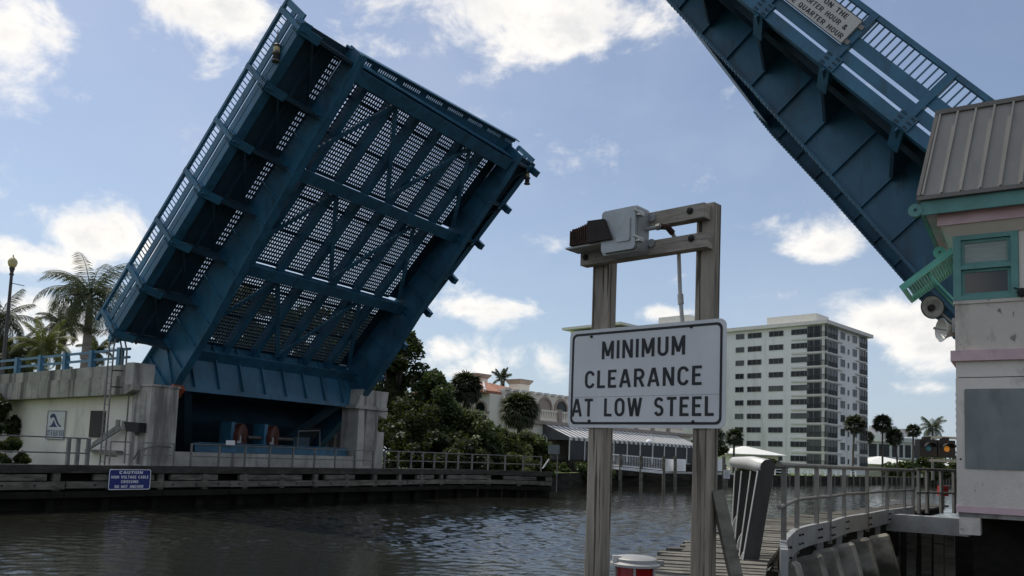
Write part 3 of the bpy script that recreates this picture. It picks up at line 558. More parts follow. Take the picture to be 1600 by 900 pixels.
# city sign
q0 = SITE(20.90, -37.62, 2.52); T = Fr(SITE(20.90, -39.35, 2.60), b, z, -a)
cs = thing('city_sign', 'white town sign with a blue wave emblem on the pier wall', 'sign', q0)
T = Fr(T.O - b * .1, b * 1.2, z * 1.05, -a); part('sign_plate', MB().prism(T, rrect(0, 1.3, 0, 1.28, .02), -.03, 0), 'sign_white', cs)
e = MB(); ring(e, T, rrect(0, 1.3, 0, 1.28, .02), rrect(.03, 1.27, .03, 1.25, .02), 0.001, .02); part('sign_frame', e, 'rail_old', cs)
wave = MB().prism(T, [(.24, .92), (.19, 1.03), (.28, 1.13), (.46, 1.16), (.60, 1.06), (.74, .84), (.90, .66), (1.06, .585), (.95, .55), (.78, .63), (.62, .80), (.51, .95), (.41, 1.0), (.33, .97)], .002, .006); part('wave_emblem', wave, 'sign_navy', cs)
part('wave_emblem', MB().prism(T, [(.12, .55), (.28, .62), (.40, .72), (.47, .88), (.58, .72), (.70, .60), (.78, .55)], .002, .006), 'sign_navy', cs)
sn = MB(); th = [2 * math.pi * k / 20 for k in range(20)]
ring(sn, T, [(1.08 + .13 * math.cos(t), .80 + .19 * math.sin(t)) for t in th], [(1.08 + .10 * math.cos(t), .80 + .155 * math.sin(t)) for t in th], .002, .006); part('sun_emblem', sn, 'sign_gold', cs)
L = MB(); lettering(L, 'CITY OF DELRAY BEACH', T, .06, 1.25, .16, .42, .004, .17); part('lettering', L, 'sign_navy', cs)
# floodlight on the column
fl = thing('floodlight', 'black box floodlight mounted on the near concrete column', 'lamp', SITE(20.5, -31.9, 3.1))
part('housing', MB().prism(Fr(SITE(20.35, 0, 0), b, z, a), [(-32.2, 3.05), (-31.35, 3.02), (-31.35, 3.42), (-32.15, 3.45), (-32.45, 3.42), (-32.3, 3.3)], 0, .34), 'black_rubber', fl)
part('bracket', sbx(20.5, 20.74, -31.95, -31.8, 2.9, 3.06), 'galv_dull', fl)
# ================================================================== LEFT FENDER
FEN = [V(-31, 11.5), V(-17.8, 28.5), V(-6.95, 44.5), V(-5.6, 46.8), V(-4.5, 48.9), V(-3.3, 50.9), V(-1.9, 52.4), V(.2, 53.4), V(2.85, 53.9)]
def along(path, s):
    for p_, q_ in zip(path[:-1], path[1:]):
        l = np.linalg.norm(q_ - p_)
        if s <= l or q_ is path[-1]: t = s / l; return p_ + (q_ - p_) * t, (q_ - p_) / l
        s -= l
flen = sum(np.linalg.norm(q_ - p_) for p_, q_ in zip(FEN[:-1], FEN[1:]))
fw = thing('timber_fender', 'long dark timber fender with stacked wales running in front of the far pier', 'fender', (*FEN[2], 0))
nrm = lambda d: V(-d[1], d[0])          # towards the pier
def strip(path, off0, off1, z0, z1, mb, s0=0, s1=None, step=1.6, gap=0.0):
    s1 = s1 or sum(np.linalg.norm(q_ - p_) for p_, q_ in zip(path[:-1], path[1:])); n = max(1, int(round((s1 - s0) / step)))
    for k in range(n):
        p_, d = along(path, s0 + (s1 - s0) * k / n + gap / 2); q_, _ = along(path, s0 + (s1 - s0) * (k + 1) / n - gap / 2); e = q_ - p_; e /= np.linalg.norm(e); nn = nrm(e)
        mb.add([(*(c + nn * o), zz) for c in (p_, q_) for o in (off0, off1) for zz in (z0, z1)], BOXF)
    return mb
part('deck', strip(FEN, 0.12, 1.25, 1.50, FZ, MB()), 'wale_wood', fw)
part('edge_beam', strip(FEN, -.05, .12, 1.38, FZ + .03, MB()), 'edge_wood', fw)
s = 0; k = 0
while s < flen - .5:
    L_ = random.choice((3.2, 4.0, 4.8)); e = min(flen, s + L_)
    part('wale', strip(FEN, -.10, .14, .80 + random.uniform(-.02, .02), 1.06, MB(), s + .02, e - .02), 'wale_wood', fw)
    if random.random() < .8: part('wale', strip(FEN, .0, .18, 1.10, 1.33, MB(), s + random.uniform(.1, 1.2), e - random.uniform(.1, .9)), 'wale_wood', fw)
    part('wale', strip(FEN, -.06, .18, .46, .70, MB(), s + .02, e - .02), 'wale_wet_shaded', fw)
    s += L_
s = .6
while s < flen - .3:
    p_, d = along(FEN, s); nn = nrm(d); part('fender_pile', MB().tube([(*(p_ + nn * .38), -2), (*(p_ + nn * .38), 1.48)], .17, 8), 'wale_wet_shaded', fw)
    part('chock', MB().beam((*(p_ + nn * .06), .72), (*(p_ + nn * .06), 1.36), .26, .18, (*nn, 0)), 'wale_wood', fw); s += 2.1
bo = MB(); s = .9
while s < flen: p_, d = along(FEN, s); nn = nrm(d); bo.tube([(*(p_ - nn * .12), .93), (*(p_ - nn * .09), .93)], .045, 6); s += 1.1
part('bolt_heads', bo, 'sign_black', fw, stuff=True)
part('back_lining', strip(FEN, .6, .7, -.5, 1.45, MB()), 'wale_wet_shaded', fw)
def railing(label, path, zd, zt, mid, posts, m, grp, pr=.045, rr=.035, off=.1, sq=True, toe=None, mpost=None):
    t = thing('guard_railing', label, 'railing', (*along(path, 0)[0], zd), grp)
    L_ = sum(np.linalg.norm(q_ - p_) for p_, q_ in zip(path[:-1], path[1:]))
    for s in posts:
        p_, d = along(path, min(s, L_ - .01)); nn = nrm(d); c = p_ + nn * off
        part('post', MB().bx(Fr((*c, 0), (*d, 0), (*nn, 0), z), -pr, pr, -pr, pr, zd - .02, zt), mpost or m, t)
    for zz in (zt, mid):
        pts = []; n = max(2, int(L_ / .8))
        for k in range(n + 1): p_, d = along(path, min(L_ * k / n, L_ - .001)); pts.append((*(p_ + nrm(d) * off), zz))
        part('rail', MB().tube(pts, rr, 6), m, t, smooth=True)
    return t
def cut(path, s0, s1, n=14): return [along(path, s0 + (s1 - s0) * k / n)[0] for k in range(n + 1)]
def s_at(px, path=None):                # arc length where the fender passes this photo column
    best = min(np.arange(0, flen, .05), key=lambda s: abs(CX + FPX * along(FEN, s)[0][0] / along(FEN, s)[0][1] - px)); return float(best)
# plan column ~ px (roll shifts it a little, folded in)
sA = s_at(148)
railing('grey two bar railing on the timber fender in front of the white pier wall', cut(FEN, 0, sA), FZ, 2.68, 2.12, [2.5 + 3.05 * k for k in range(7)] + [sA - .75, sA - .4, sA], 'rail_old', 'railings on the far fender', .06, .03)
for x0, x1, lab in ((190, 223, 'small open gate frame on the fender left of the near concrete column'), (240, 290, 'small open gate frame on the fender in front of the near concrete column')):
    t = thing('gate_frame', lab, 'railing', (*along(FEN, s_at(x0))[0], FZ), 'small frames on the far fender'); p0, d = along(FEN, s_at(x0)); p1, _ = along(FEN, s_at(x1)); nn = nrm(d) * .5
    fr = MB(); P0, P1 = V(*(p0 + nn), FZ), V(*(p1 + nn), FZ)
    part('frame', fr.beam(P0, P0 + z * .95, .05, .05, a).beam(P1, P1 + z * .95, .05, .05, a).beam(P0 + z * .95, P1 + z * .95, .05, .05), 'galv_dull', t); part('mid_bar', MB().beam(P0 + z * .45, P1 + z * .45, .04, .04), 'galv_dull', t)
s0, s1 = s_at(306), s_at(592)
railing('grey two bar railing on the fender in front of the dark machinery opening', cut(FEN, s0, s1), FZ, 2.62, 2.10, list(np.linspace(.05, s1 - s0 - .05, 9)), 'rail_old', 'railings on the far fender', .035, .028)
s0, s1 = s_at(607), flen - .7
railing('grey two bar railing on the curved fender end in front of the green bushes', cut(FEN, s0, s1, 24), FZ, 2.64, 2.12, list(np.linspace(.05, s1 - s0 - .05, 12)), 'rail_old', 'railings on the far fender', .045, .032)
ps = pt(870, 740, 53.5)
t = thing('pole_sign', 'small grey square board on a thin pole at the tip of the far fender', 'sign', (ps[0], 53.4, 0))
part('pole', MB().tube([(ps[0], 53.4, .4), (ps[0], 53.4, 3.4)], .04, 6), 'galv_dull', t); part('board', MB().bx(WORLD, ps[0] - .62, ps[0] + .12, 53.30, 53.34, 2.85, 3.45), 'board_grey', t)
p0, p1 = pt(848, 732, 52.9), pt(858, 717, 53.0); solo('brace_rod', MB().beam(p0, p1, .07, .07), 'white_paint', 'short white diagonal rod at the tip of the far fender', 'rod')
# caution sign
sc0 = s_at(177.5); p0, d = along(FEN, sc0); T = Fr((*(p0 - nrm(d) * .16), .74), (*d, 0), z, (*(-nrm(d)), 0)); p1, _ = along(FEN, s_at(241)); Lc = np.linalg.norm(p1 - p0)
t = thing('caution_sign', 'blue caution sign about a high voltage cable bolted to the timber fender', 'sign', (*p0, .74))
part('sign_plate', MB().prism(T, rrect(0, Lc, 0, .80, .08), -.02, 0), 'sign_blue', t)
e = MB(); ring(e, T, rrect(0, Lc, 0, .80, .08), rrect(.03, Lc - .03, .03, .77, .06), .001, .006); part('sign_border', e, 'white_paint', t)
for tx, f0, f1, y0, y1 in (('CAUTION', .24, .79, .62, .73), ('HIGH VOLTAGE CABLE', .06, .94, .44, .55), ('CROSSING', .29, .70, .26, .37), ('DO NOT ANCHOR', .15, .83, .07, .18)): part('lettering', lettering(MB(), tx, T, f0 * Lc, f1 * Lc, y0, y1, .005, .20), 'white_paint', t)
# ================================================================== CLEARANCE SIGN AND ITS TIMBER FRAME
SL, SR = V(.612, 8.8), V(1.989, 7.6); sd = SR - SL; SWID = np.linalg.norm(sd); sd /= SWID; sn_ = V(-sd[1], sd[0]) * -1; sn_ = sn_ if sn_[1] < 0 else -sn_   # faces the channel
zb = EYE + (717.5 - 667) / FPX * 8.2; HS = 1.04; zb = 2.93
T = Fr((*SL, zb), (*sd, 0), z, (*sn_, 0))
t = thing('clearance_sign', 'large white minimum clearance sign bolted across two timber posts', 'sign', (*((SL + SR) / 2), zb))
part('sign_plate', MB().prism(T, rrect(0, SWID, 0, HS, .07), -.012, 0), 'sign_white', t)
e = MB(); ring(e, T, rrect(.035, SWID - .035, .035, HS - .035, .06), rrect(.06, SWID - .06, .06, HS - .06, .045), .0008, .003); part('sign_border', e, 'sign_black', t)
for tx, f0, f1, y0, y1 in (('MINIMUM', .232, .765, .715, .905), ('CLEARANCE', .118, .866, .415, .60), ('AT LOW STEEL', .028, .938, .118, .305)): part('lettering', lettering(MB(), tx, T, f0 * SWID, f1 * SWID, y0, y1, .0025, .155), 'sign_black', t)
part('overlay_seam', MB().bx(T, .06, SWID - .06, .3205, .3235, .0006, .0016), 'rail_old', t)
for fx, fy in ((.155, .93), (.80, .945), (.155, .07), (.82, .06)): part('bolt', MB().lathe(Fr(T(fx * SWID, fy * HS, 0), T.x, T.y, T.z), [(.016, 0), (.016, .008), (.008, .014)], 10), 'rust_dark', t)
def on_sign(px):
    k = (px - 800) / FPX; s = (k * SL[1] - SL[0]) / ((SR - SL)[0] - k * (SR - SL)[1]); return SL + (SR - SL) * s
fr = thing('timber_sign_frame', 'weathered timber frame of two tall posts and crossbeams carrying the clearance sign', 'sign frame', (1.4, 8.2, -1))
bk = -sn_; TF = lambda px, off: Fr((*(on_sign(px) + bk * off), 0), (*sd, 0), (*bk, 0), z)
PL, PRr = TF(932, .03), TF(1097, .03)
def post(Tp, z0, z1, w, d_): 
    mb = MB(); n = 10
    rows = [[Tp(x * w / 2 + random.uniform(-.004, .004), (y + 1) * d_ / 2 + random.uniform(-.004, .004), z0 + (z1 - z0) * k / n) for x, y in ((-1, -1), (-.9, -1.08), (.9, -1.08), (1, -1), (1, 1), (-1, 1))] for k in range(n + 1)]
    vs = [v for r_ in rows for v in r_]; fs = [(6 * k + i, 6 * k + (i + 1) % 6, 6 * k + 6 + (i + 1) % 6, 6 * k + 6 + i) for k in range(n) for i in range(6)] + [tuple(range(6)), tuple(range(6 * n, 6 * n + 6))]
    return mb.add(vs, fs)
part('post', post(PL, -1.5, 4.78, .205, .15), 'post_wood', fr); part('post', post(PRr, -1.5, 5.12, .19, .13), 'post_wood', fr)
# crossbeams sit on the sign side of the posts
BF = Fr((*(SL - sn_ * -.0), 0), (*sd, 0), (*sn_, 0), z)   # x along sign, y towards channel, z up
part('crossbeam', MB().bx(BF, .18, 1.66, -.025, .10, 4.655, 4.80), 'beam_wood', fr)
part('crossbeam', MB().bx(BF, .80, 1.63, -.025, .10, 4.945, 5.09), 'beam_wood', fr)
for x_, zz in ((.25, 4.735), (1.50, 4.755), (1.48, 5.03)): part('washer', MB().lathe(Fr(BF(x_, .10, zz), BF.x, BF.z, BF.y), [(.034, 0), (.034, .012), (.018, .014), (.018, .035)], 12), 'black_rubber', fr)
p0 = PRr(.11, .1, 2.35); part('brace', MB().beam(p0, p0 + V(*sd, 0) * .30 + V(*bk, 0) * .1 - z * 1.35, .11, .12, (0, 1, 0)), 'plank_wood', fr)
en = thing('junction_box', 'grey cast metal junction box bolted to the timber crossbeams', 'electrical box', BF(.93, .15, 4.68))
def ebox(x0, x1, y0, y1, z0, z1, r):    # rounded body across x,z with depth y
    return MB().prism(Fr(BF(0, 0, 0), BF.x, BF.z, BF.y), rrect(x0, x1, z0, z1, r), y0, y1)
part('body', ebox(.60, 1.03, .11, .30, 4.66, 5.12, .035), 'enclosure', en); part('lid', ebox(.615, 1.015, .303, .345, 4.675, 5.105, .04), 'enclosure', en)
part('lid_boss', ebox(.80, .96, .345, .357, 4.76, 5.0, .02), 'enclosure', en)
for zz in (4.77, 5.03):
    part('latch', MB().bx(BF, 1.0, 1.06, .25, .33, zz - .02, zz + .02).tube([BF(1.01, .36, zz + .03), BF(1.06, .31, zz)], .014, 6), 'white_metal', en)
    part('mounting_lug', ebox(1.03, 1.10, .105, .125, zz - .04, zz + .04, .03), 'enclosure', en)
hl = thing('finned_lamp', 'rusty finned lamp on a pale tray mounted left of the junction box', 'lamp', BF(.42, .3, 4.80))
part('body', MB().bx(BF, .24, .62, .13, .34, 4.815, 4.985), 'rust_dark', hl)
part('hood', MB().prism(Fr(BF(0, .13, 0), BF.x, BF.z, BF.y), [(.46, 4.80), (.76, 4.80), (.66, 5.02), (.46, 5.03)], 0, .25), 'rust_dark', hl)
for k in range(10):
    x_ = .225 + k * .026; part('fin', MB().bx(BF, x_, x_ + .009, .11, .36, 4.805, 4.965 + .006 * k), 'rust', hl)
part('tray', MB().bx(BF, .15, .78, .10, .33, 4.785, 4.803), 'galvanised', hl)
for x_ in (.45, .74): part('bolt', MB().bx(BF, x_ - .02, x_ + .02, .29, .33, 4.80, 4.83), 'galvanised', hl)
cd = thing('conduit_pipe', 'grey conduit running from the junction box elbow down behind the clearance sign', 'pipe', BF(1.27, -.09, 3.9))
part('pipe', MB().tube([BF(1.02, .17, 4.90), BF(1.20, .17, 4.905), BF(1.25, .14, 4.90), BF(1.26, .05, 4.86), BF(1.27, -.06, 4.75), BF(1.29, -.07, 4.3), BF(1.335, -.07, 3.85)], .021, 8), 'galvanised', cd, smooth=True)
part('coupling', MB().tube([BF(1.155, .17, 4.904), BF(1.20, .17, 4.905)], .034, 8), 'galv_dull', cd); part('elbow', MB().tube([BF(1.20, .17, 4.905), BF(1.25, .13, 4.90), BF(1.26, .05, 4.86)], .032, 8), 'rust', cd, smooth=True)
part('coupling', MB().tube([BF(1.294, -.07, 4.26), BF(1.303, -.07, 4.16)], .03, 8), 'galvanised', cd)
# ================================================================== RED LANTERN
lp = pt(992, 900, 6.2); T = Fr((lp[0], 6.2, .215), (.87, 0, 0), (0, .87, 0), z * .87)
ln = thing('fender_lantern', 'red navigation lantern with a round white lid at the bottom of the view', 'lantern', (lp[0], 6.2, 1.5))
part('pedestal', MB().lathe(T, [(.16, -1.2), (.16, 1.62)], 16), 'galv_dull', ln)
part('lens', MB().lathe(T, [(.10, 1.62), (.165, 1.63), (.165, 1.845), (.10, 1.85)], 24), 'red_lens', ln, smooth=True)
part('lid', MB().lathe(T, [(.10, 1.845), (.215, 1.85), (.215, 1.87), (.185, 1.885), (.185, 1.91), (.16, 1.925), (.02, 1.93)], 28), 'galvanised', ln, smooth=True)
part('hinge', MB().bx(T, -.20, -.13, -.08, -.02, 1.87, 1.935), 'white_metal', ln); part('clasp', MB().bx(T, .17, .24, -.05, .03, 1.86, 1.90), 'galv_dull', ln)
for k in range(6): t_ = R_(-100 + 60 * k); part('guard_rod', MB().tube([T(.185 * math.cos(t_), .185 * math.sin(t_), 1.6), T(.185 * math.cos(t_), .185 * math.sin(t_), 1.86)], .010, 6), 'galvanised', ln)
part('bulb', MB().lathe(T, [(.005, 1.70), (.02, 1.71), (.02, 1.75), (.005, 1.76)], 10), 'red_bulb', ln)
part('bulb_glow_face', MB().lathe(Fr(T(-.062, -.155, 1.725), (1, 0, 0), z, (0, -1, 0)), [(.001, 0), (.022, .002), (.012, .008)], 10), 'red_bulb', ln)
# ================================================================== RIGHT FENDER WALKWAY
DZ = 1.53
RP = [V(2.6, 8.2), V(2.95, 9.4), V(3.25, 10.3), V(4.1, 12.3), V(4.85, 13.5), V(5.3, 14.1), V(6.2, 15.7), V(7.24, 17.1), V(8.57, 19.1), V(9.6, 20.4), V(10.2, 21.2)]
RLEN = sum(np.linalg.norm(q_ - p_) for p_, q_ in zip(RP[:-1], RP[1:]))
EDGE = [V(.75, 6.3), V(1.7, 9.5), V(3.1, 12.6), V(4.95, 16.2), V(6.8, 18.9), V(8.8, 21.4), V(11, 24.3), V(13.4, 28)]
wk = thing('plank_walkway', 'weathered plank walkway on leaning concrete piles curving along the near fender', 'walkway', (5, 15, 0))
ELEN = sum(np.linalg.norm(q_ - p_) for p_, q_ in zip(EDGE[:-1], EDGE[1:])); n = 118
FULL = [V(1.9, 6.2), V(2.9, 9.2), V(3.62, 11), V(4.26, 12.3)] + RP[4:] + [V(14.6, 27.3)]; FLEN = sum(np.linalg.norm(q_ - p_) for p_, q_ in zip(FULL[:-1], FULL[1:]))
for k in range(n):
    t0 = (k + .06) / n; t1 = (k + .80) / n; e0, _ = along(EDGE, ELEN * t0); e1, _ = along(EDGE, ELEN * t1); r0, _ = along(FULL, FLEN * t0); r1, _ = along(FULL, FLEN * t1)
    o_ = random.uniform(-.14, .10); dz = random.uniform(-.012, .012); u_ = (e0 - r0) / np.linalg.norm(e0 - r0); e0 = e0 + u_ * o_; e1 = e1 + u_ * o_
    mb = MB().add([(*c, zz + dz) for c in (e0, r0) for zz in (DZ - .06, DZ)] + [(*c, zz + dz) for c in (e1, r1) for zz in (DZ - .06, DZ)], [(0, 1, 3, 2), (4, 6, 7, 5), (0, 4, 5, 1), (2, 3, 7, 6), (0, 2, 6, 4), (1, 5, 7, 3)])
    part('plank', mb, 'plank_wood', wk)
jo = MB()
for f_ in (.2, .75):
    for k in range(30):
        c = [along(EDGE, ELEN * t_ / 30)[0] * f_ + along(FULL, FLEN * t_ / 30)[0] * (1 - f_) for t_ in (k, k + 1)]; jo.beam((*c[0], DZ - .17), (*c[1], DZ - .17), .2, .2)
part('joist', jo, 'wale_wet_shaded', wk)
for k in range(11): p_, _ = along(EDGE, .3 + (ELEN - .6) * k / 10); part('edge_pile', MB().tube([(*p_, -2), (*p_, DZ - .1)], .14, 8), 'wale_wood', wk)
toe = [p_ for p_ in cut(RP, .9, RLEN, 22)]; tl_ = sum(np.linalg.norm(q_ - p_) for p_, q_ in zip(toe[:-1], toe[1:]))
s = 0.0
while s < tl_ - .3: part('toe_board', strip(toe, -.22, -.14, DZ - .14, DZ + .17, MB(), s, min(s + 2.6, tl_) - .02, .5), 'galvanised', wk); s += 2.6
part('added_shade_board', strip(toe, -.12, -.07, .55, DZ - .07, MB(), 0, tl_, .5), 'wale_wet_shaded', wk)  # dark board added to fill the gap under the toe board with shade
bolts = MB()
for px, D in ((1204, 10.3), (1228, 12.3), (1260, 13.5), (1281, 14.1), (1305, 15.7), (1342, 17.1), (1374, 19.1)):
    c = V((px - 800) / FPX * D, D)
    for zz in (DZ - .05, DZ + .08):
        for o_ in (-.09, .09): q_ = c + a[:2] * o_ + b[:2] * .24; bolts.tube([(*q_, zz), (*(q_ + b[:2] * .03), zz)], .018, 6)
part('bolt_heads', bolts, 'rust_dark', wk, stuff=True)
# leaning concrete piles
for k, (px, py, D, w) in enumerate(((1168, 902, 9.3, .34), (1203, 887, 10.3, .34), (1229, 869, 11.2, .34), (1266, 855, 12.3, .34), (1290, 847, 13.4, .34), (1318, 838, 14.4, .35), (1343, 835, 15.5, .35), (1374, 832, 16.7, .36))):
    c = V((px - 800) / FPX * D, D); c3 = V(*c, 1.30); foot = c3 + b * .9 - z * 3.3; dn = foot - c3; dn /= np.linalg.norm(dn)
    mb = MB(); ax = np.cross(dn, a); ax /= np.linalg.norm(ax); q_ = c3; h_ = w / 2; 
    vs = []
    for cc, sc_ in ((c3, .78), (c3 + dn * .05, 1.0), (foot, 1.0)):
        for i, j in ((-1, -1), (1, -1), (1, 1), (-1, 1)): vs.append(cc + ax * i * h_ * sc_ + a * j * h_ * sc_)
    mb.add(vs, [(0, 1, 2, 3)] + [(4 * r_ + i, 4 * r_ + (i + 1) % 4, 4 * r_ + 4 + (i + 1) % 4, 4 * r_ + 4 + i) for r_ in (0, 1) for i in range(4)] + [(8, 9, 10, 11)])
    part('concrete_pile', mb, 'pile_concrete', wk)
for k, px in enumerate((1399, 1424, 1447, 1466, 1483)):
    D = 20.2 - .25 * k; c = V((px - 798) / FPX * D, D); part('concrete_pile', MB().bx(Fr((*c, 0), a, b, z), -.11, .11, -.10, .10, -2, 1.22), 'wale_wood', wk)
for k in range(7):
    p_, _ = along(RP, 2.5 + 1.8 * k); part('pile_cap_strut', MB().beam((*(p_ + b[:2] * .12), 1.15), (*(p_ + b[:2] * .12), 1.42), .14, .14, (0, 1, 0)), 'galv_dull', wk)
# dark screens added to stand in for shade beneath the tower and deck
solo('shade_screen', MB().bx(SITE, 23.6, 24.0, -4.2, 9, -2, 1.22).bx(SITE, 17.5, 17.7, -1.0, 9, -2, 1.84), 'wale_wet_shaded', 'added dark screen standing in for shade below the control tower', 'wall')
def px_path(lst): return [V((px - 800) / FPX * D, D) for px, D in lst]
pp = px_path(((1204, 10.3), (1228, 12.3), (1260, 13.5), (1281, 14.1), (1305, 15.7), (1342, 17.1), (1374, 19.1), (1402, 20.4), (1416, 21.2)))
def exact_rail(label, pp, zlow, zt, mid, m, grp, pw, d_, rr):
    t = thing('guard_railing', label, 'railing', (*pp[0], DZ), grp); n = len(pp)
    for k, c in enumerate(pp):
        dd = pp[min(k + 1, n - 1)] - pp[max(k - 1, 0)]; dd /= np.linalg.norm(dd); z0 = zlow if k < n - 2 else DZ - .02
        part('post', MB().bx(Fr((*(c + b[:2] * .19), 0), (*dd, 0), (-dd[1], dd[0], 0), z), -pw, pw, -d_, d_, z0, zt), m, t)
    for zz, r_ in ((zt, rr), (mid, rr * .75)):
        pts = []
        for p_, q_ in zip(pp[:-1], pp[1:]):
            for f_ in (0, .5): pts.append((*(p_ + (q_ - p_) * f_ + b[:2] * .19), zz))
        pts.append((*(pp[-1] + b[:2] * .19), zz)); pts[0] = (*(pp[0] + b[:2] * .19 - (pp[1] - pp[0]) * .3), zz)
        part('rail', MB().tube(pts, r_, 8), m, t, smooth=True)
exact_rail('galvanised pipe railing curving along the near walkway beside the leaning piles', pp, DZ - .20, 2.62, 2.12, 'rail_mid', 'near walkway railings', .042, .03, .036)
pp2 = px_path(((1425, 21.6), (1438, 21.9), (1460, 22.1), (1480, 22.3), (1499, 22.5), (1530, 23)))
exact_rail('short pipe railing across the far end of the near walkway beside the tower', pp2, DZ - .02, 2.66, 2.05, 'rail_mid', 'near walkway railings', .04, .035, .035)
p0, p1 = pt(1386, 815, 19.4), pt(1515, 817, 18.4); p1[2] = p0[2]
solo('edge_beam', MB().beam(p0, p1, .5, .38), 'galvanised', 'grey deck edge beam running from the walkway corner to the control tower', 'beam')
c = pt(1474, 772, 22.6)
rb = thing('life_ring_box', 'small red box on a short stand by the far walkway railing', 'safety box', (c[0], c[1], DZ)); part('box', MB().bx(Fr(c, (1, 0, 0), (0, 1, 0), z), -.12, .10, -.08, .08, -.05, .22), 'red_paint', rb); part('stand', MB().bx(Fr(c, (1, 0, 0), (0, 1, 0), z), -.03, .02, -.03, .03, -.42, -.05), 'galvanised', rb)
# end guard: fat pipe with hanging fins
eg = thing('end_guard', 'end guard of a fat white pipe with slanted dark fins beside the sign post', 'guard rail', (3.0, 9.8, 1.3))
A0, A1 = pt(1197, 733, 9.5), pt(1147, 722, 10.4); A0[2] = 2.585
part('pipe', MB().tube([A0 + (A0 - A1) * .04, A0, A0 * .6 + A1 * .4 + z * .02, A1], [.07, .095, .085, .065], 14), 'white_metal', eg, smooth=True); part('end_cap', MB().tube([A0 + (A0 - A1) * .04, A0 + (A0 - A1) * .055], .09, 14), 'panel_brown', eg)
for px0, px1, D, w in ((1196, 1168, 9.45, .17), (1181, 1160, 9.8, .12), (1168, 1155, 10.1, .14), (1153, 1150, 10.4, .08)):
    t0, t1 = pt(px0, 736, D), pt(px1 - 8, 950, D); part('fin', MB().beam(t0, t1, w * 1.1, .02, (0, 1, .05)), 'panel_brown', eg)
    ed = V(-w * .55, -.015, 0); part('fin_lit_edge', MB().beam(t0 + ed, t1 + ed, .009, .025, (0, 1, 0)), 'white_metal', eg)  # pale strip puts the lit edge of each fin into the colour
for px, py, D in ((1150, 818, 10.35), (1158, 846, 10.0), (1163, 872, 9.7)):
    c = pt(px, py, D - .05); T = Fr(c, (1, 0, 0), (.25, 0, 1), (0, -1, 0)); part('sunlit_spot', MB().prism(T, [(.045 * math.cos(t_) , .11 * math.sin(t_)) for t_ in np.linspace(0, 2 * math.pi, 13)[:-1]], 0, .015), 'white_metal', eg)  # white ovals stand in for sun-lit spots among the fins
# ================================================================== CONTROL TOWER
Q = V(7.62, 14.0, 0); TW = Fr(Q, b, a, z)       # x along the face, y into the building, z up
tw = thing('control_tower', 'white bridge control tower with pink bands and a grey standing seam roof', 'building', (*Q[:2], 1.57))
tp = lambda nm, mb, m, par=None, **k: part(nm, mb, m, par or tw, **k)
TLN, TDP = 4.4, 3.6
tp('base_block', MB().bx(TW, .03, .34, .02, .5, 1.57, 1.94), 'tower_wall')
tp('floor_slab', MB().bx(TW, .02, TLN, .02, TDP, 1.86, 1.94), 'concrete_dirty')
tp('base_band', MB().bx(TW, -.015, TLN, -.015, TDP, 1.94, 2.05), 'tower_pink')
tp('lower_wall', MB().bx(TW, 0, TLN, 0, TDP, 2.05, 4.22), 'tower_wall'); tp('lower_wall', MB().bx(TW, .006, TLN, .006, TDP, 4.235, 4.51), 'tower_wall')
tp('belt_course', MB().bx(TW, -.07, TLN, -.07, TDP, 4.51, 4.69), 'tower_pink')
tp('upper_wall', MB().bx(TW, 0, TLN, 0, TDP, 4.69, 5.50), 'tower_dirty'); tp('sill_ledge', MB().bx(TW, -.025, TLN, -.025, TDP, 5.50, 5.58), 'tower_dirty')
tp('boarded_panel', MB().prism(Fr(TW(0, -.02, 0), b, z, a), rrect(.13, 3.2, 2.68, 4.03, .03), 0, .021), 'board_grey')
tp('panel_bolt', MB().bx(TW, .05, .075, -.012, 0, 2.82, 2.85), 'rust_dark')
tp('window_stage', MB().bx(TW, .02, TLN, .10, TDP, 5.58, 6.74), 'tower_beige'); tp('wall_pier', MB().bx(TW, .955, TLN, 0, .099, 5.58, 6.72), 'tower_beige')
w = MB(); 
for x0, x1, z0, z1 in ((-.02, .10, 5.56, 6.72), (.84, .95, 5.56, 6.72), (.10, .84, 6.62, 6.72), (.10, .84, 5.56, 5.64), (.10, .84, 6.10, 6.17)): w.bx(TW, x0, x1, -.03, .08, z0, z1)
wf = tp('window', w, 'tower_green')
sa = MB()
for z0, z1, d_ in ((6.17, 6.62, .02), (5.64, 6.10, .035)):
    for x0, x1, y0, y1 in ((.10, .15, z0, z1), (.79, .84, z0, z1), (.15, .79, z0, z0 + .05), (.15, .79, z1 - .05, z1)): sa.bx(TW, x0, x1, d_, d_ + .04, y0, y1)
part('sash', sa, 'tower_green', wf); part('pane', MB().bx(TW, .15, .79, .055, .06, 5.69, 6.05), 'glass_dark', wf)
bl = MB(); 
for k in range(16): bl.beam(TW(.15, .05, 6.228 + .0225 * k), TW(.79, .05, 6.228 + .0225 * k), .006, .020)
part('blind', bl, 'blind', wf); part('pane', MB().bx(TW, .15, .79, .062, .066, 6.22, 6.57), 'glass_dark', wf)
def frustum(x0, x1, y0, y1, z0, X0, X1, Y0, Y1, z1): return MB().add([TW(x0, y0, z0), TW(x1, y0, z0), TW(x1, y1, z0), TW(x0, y1, z0), TW(X0, Y0, z1), TW(X1, Y0, z1), TW(X1, Y1, z1), TW(X0, Y1, z1)], [(0, 3, 2, 1), (4, 5, 6, 7), (0, 1, 5, 4), (1, 2, 6, 5), (2, 3, 7, 6), (3, 0, 4, 7)])
tp('cornice', frustum(-.03, TLN, -.03, TDP, 6.70, -.20, TLN, -.20, TDP, 6.86), 'tower_beige')
tp('cornice_band', MB().bx(TW, -.24, TLN, -.24, TDP, 6.86, 7.06), 'tower_pink')
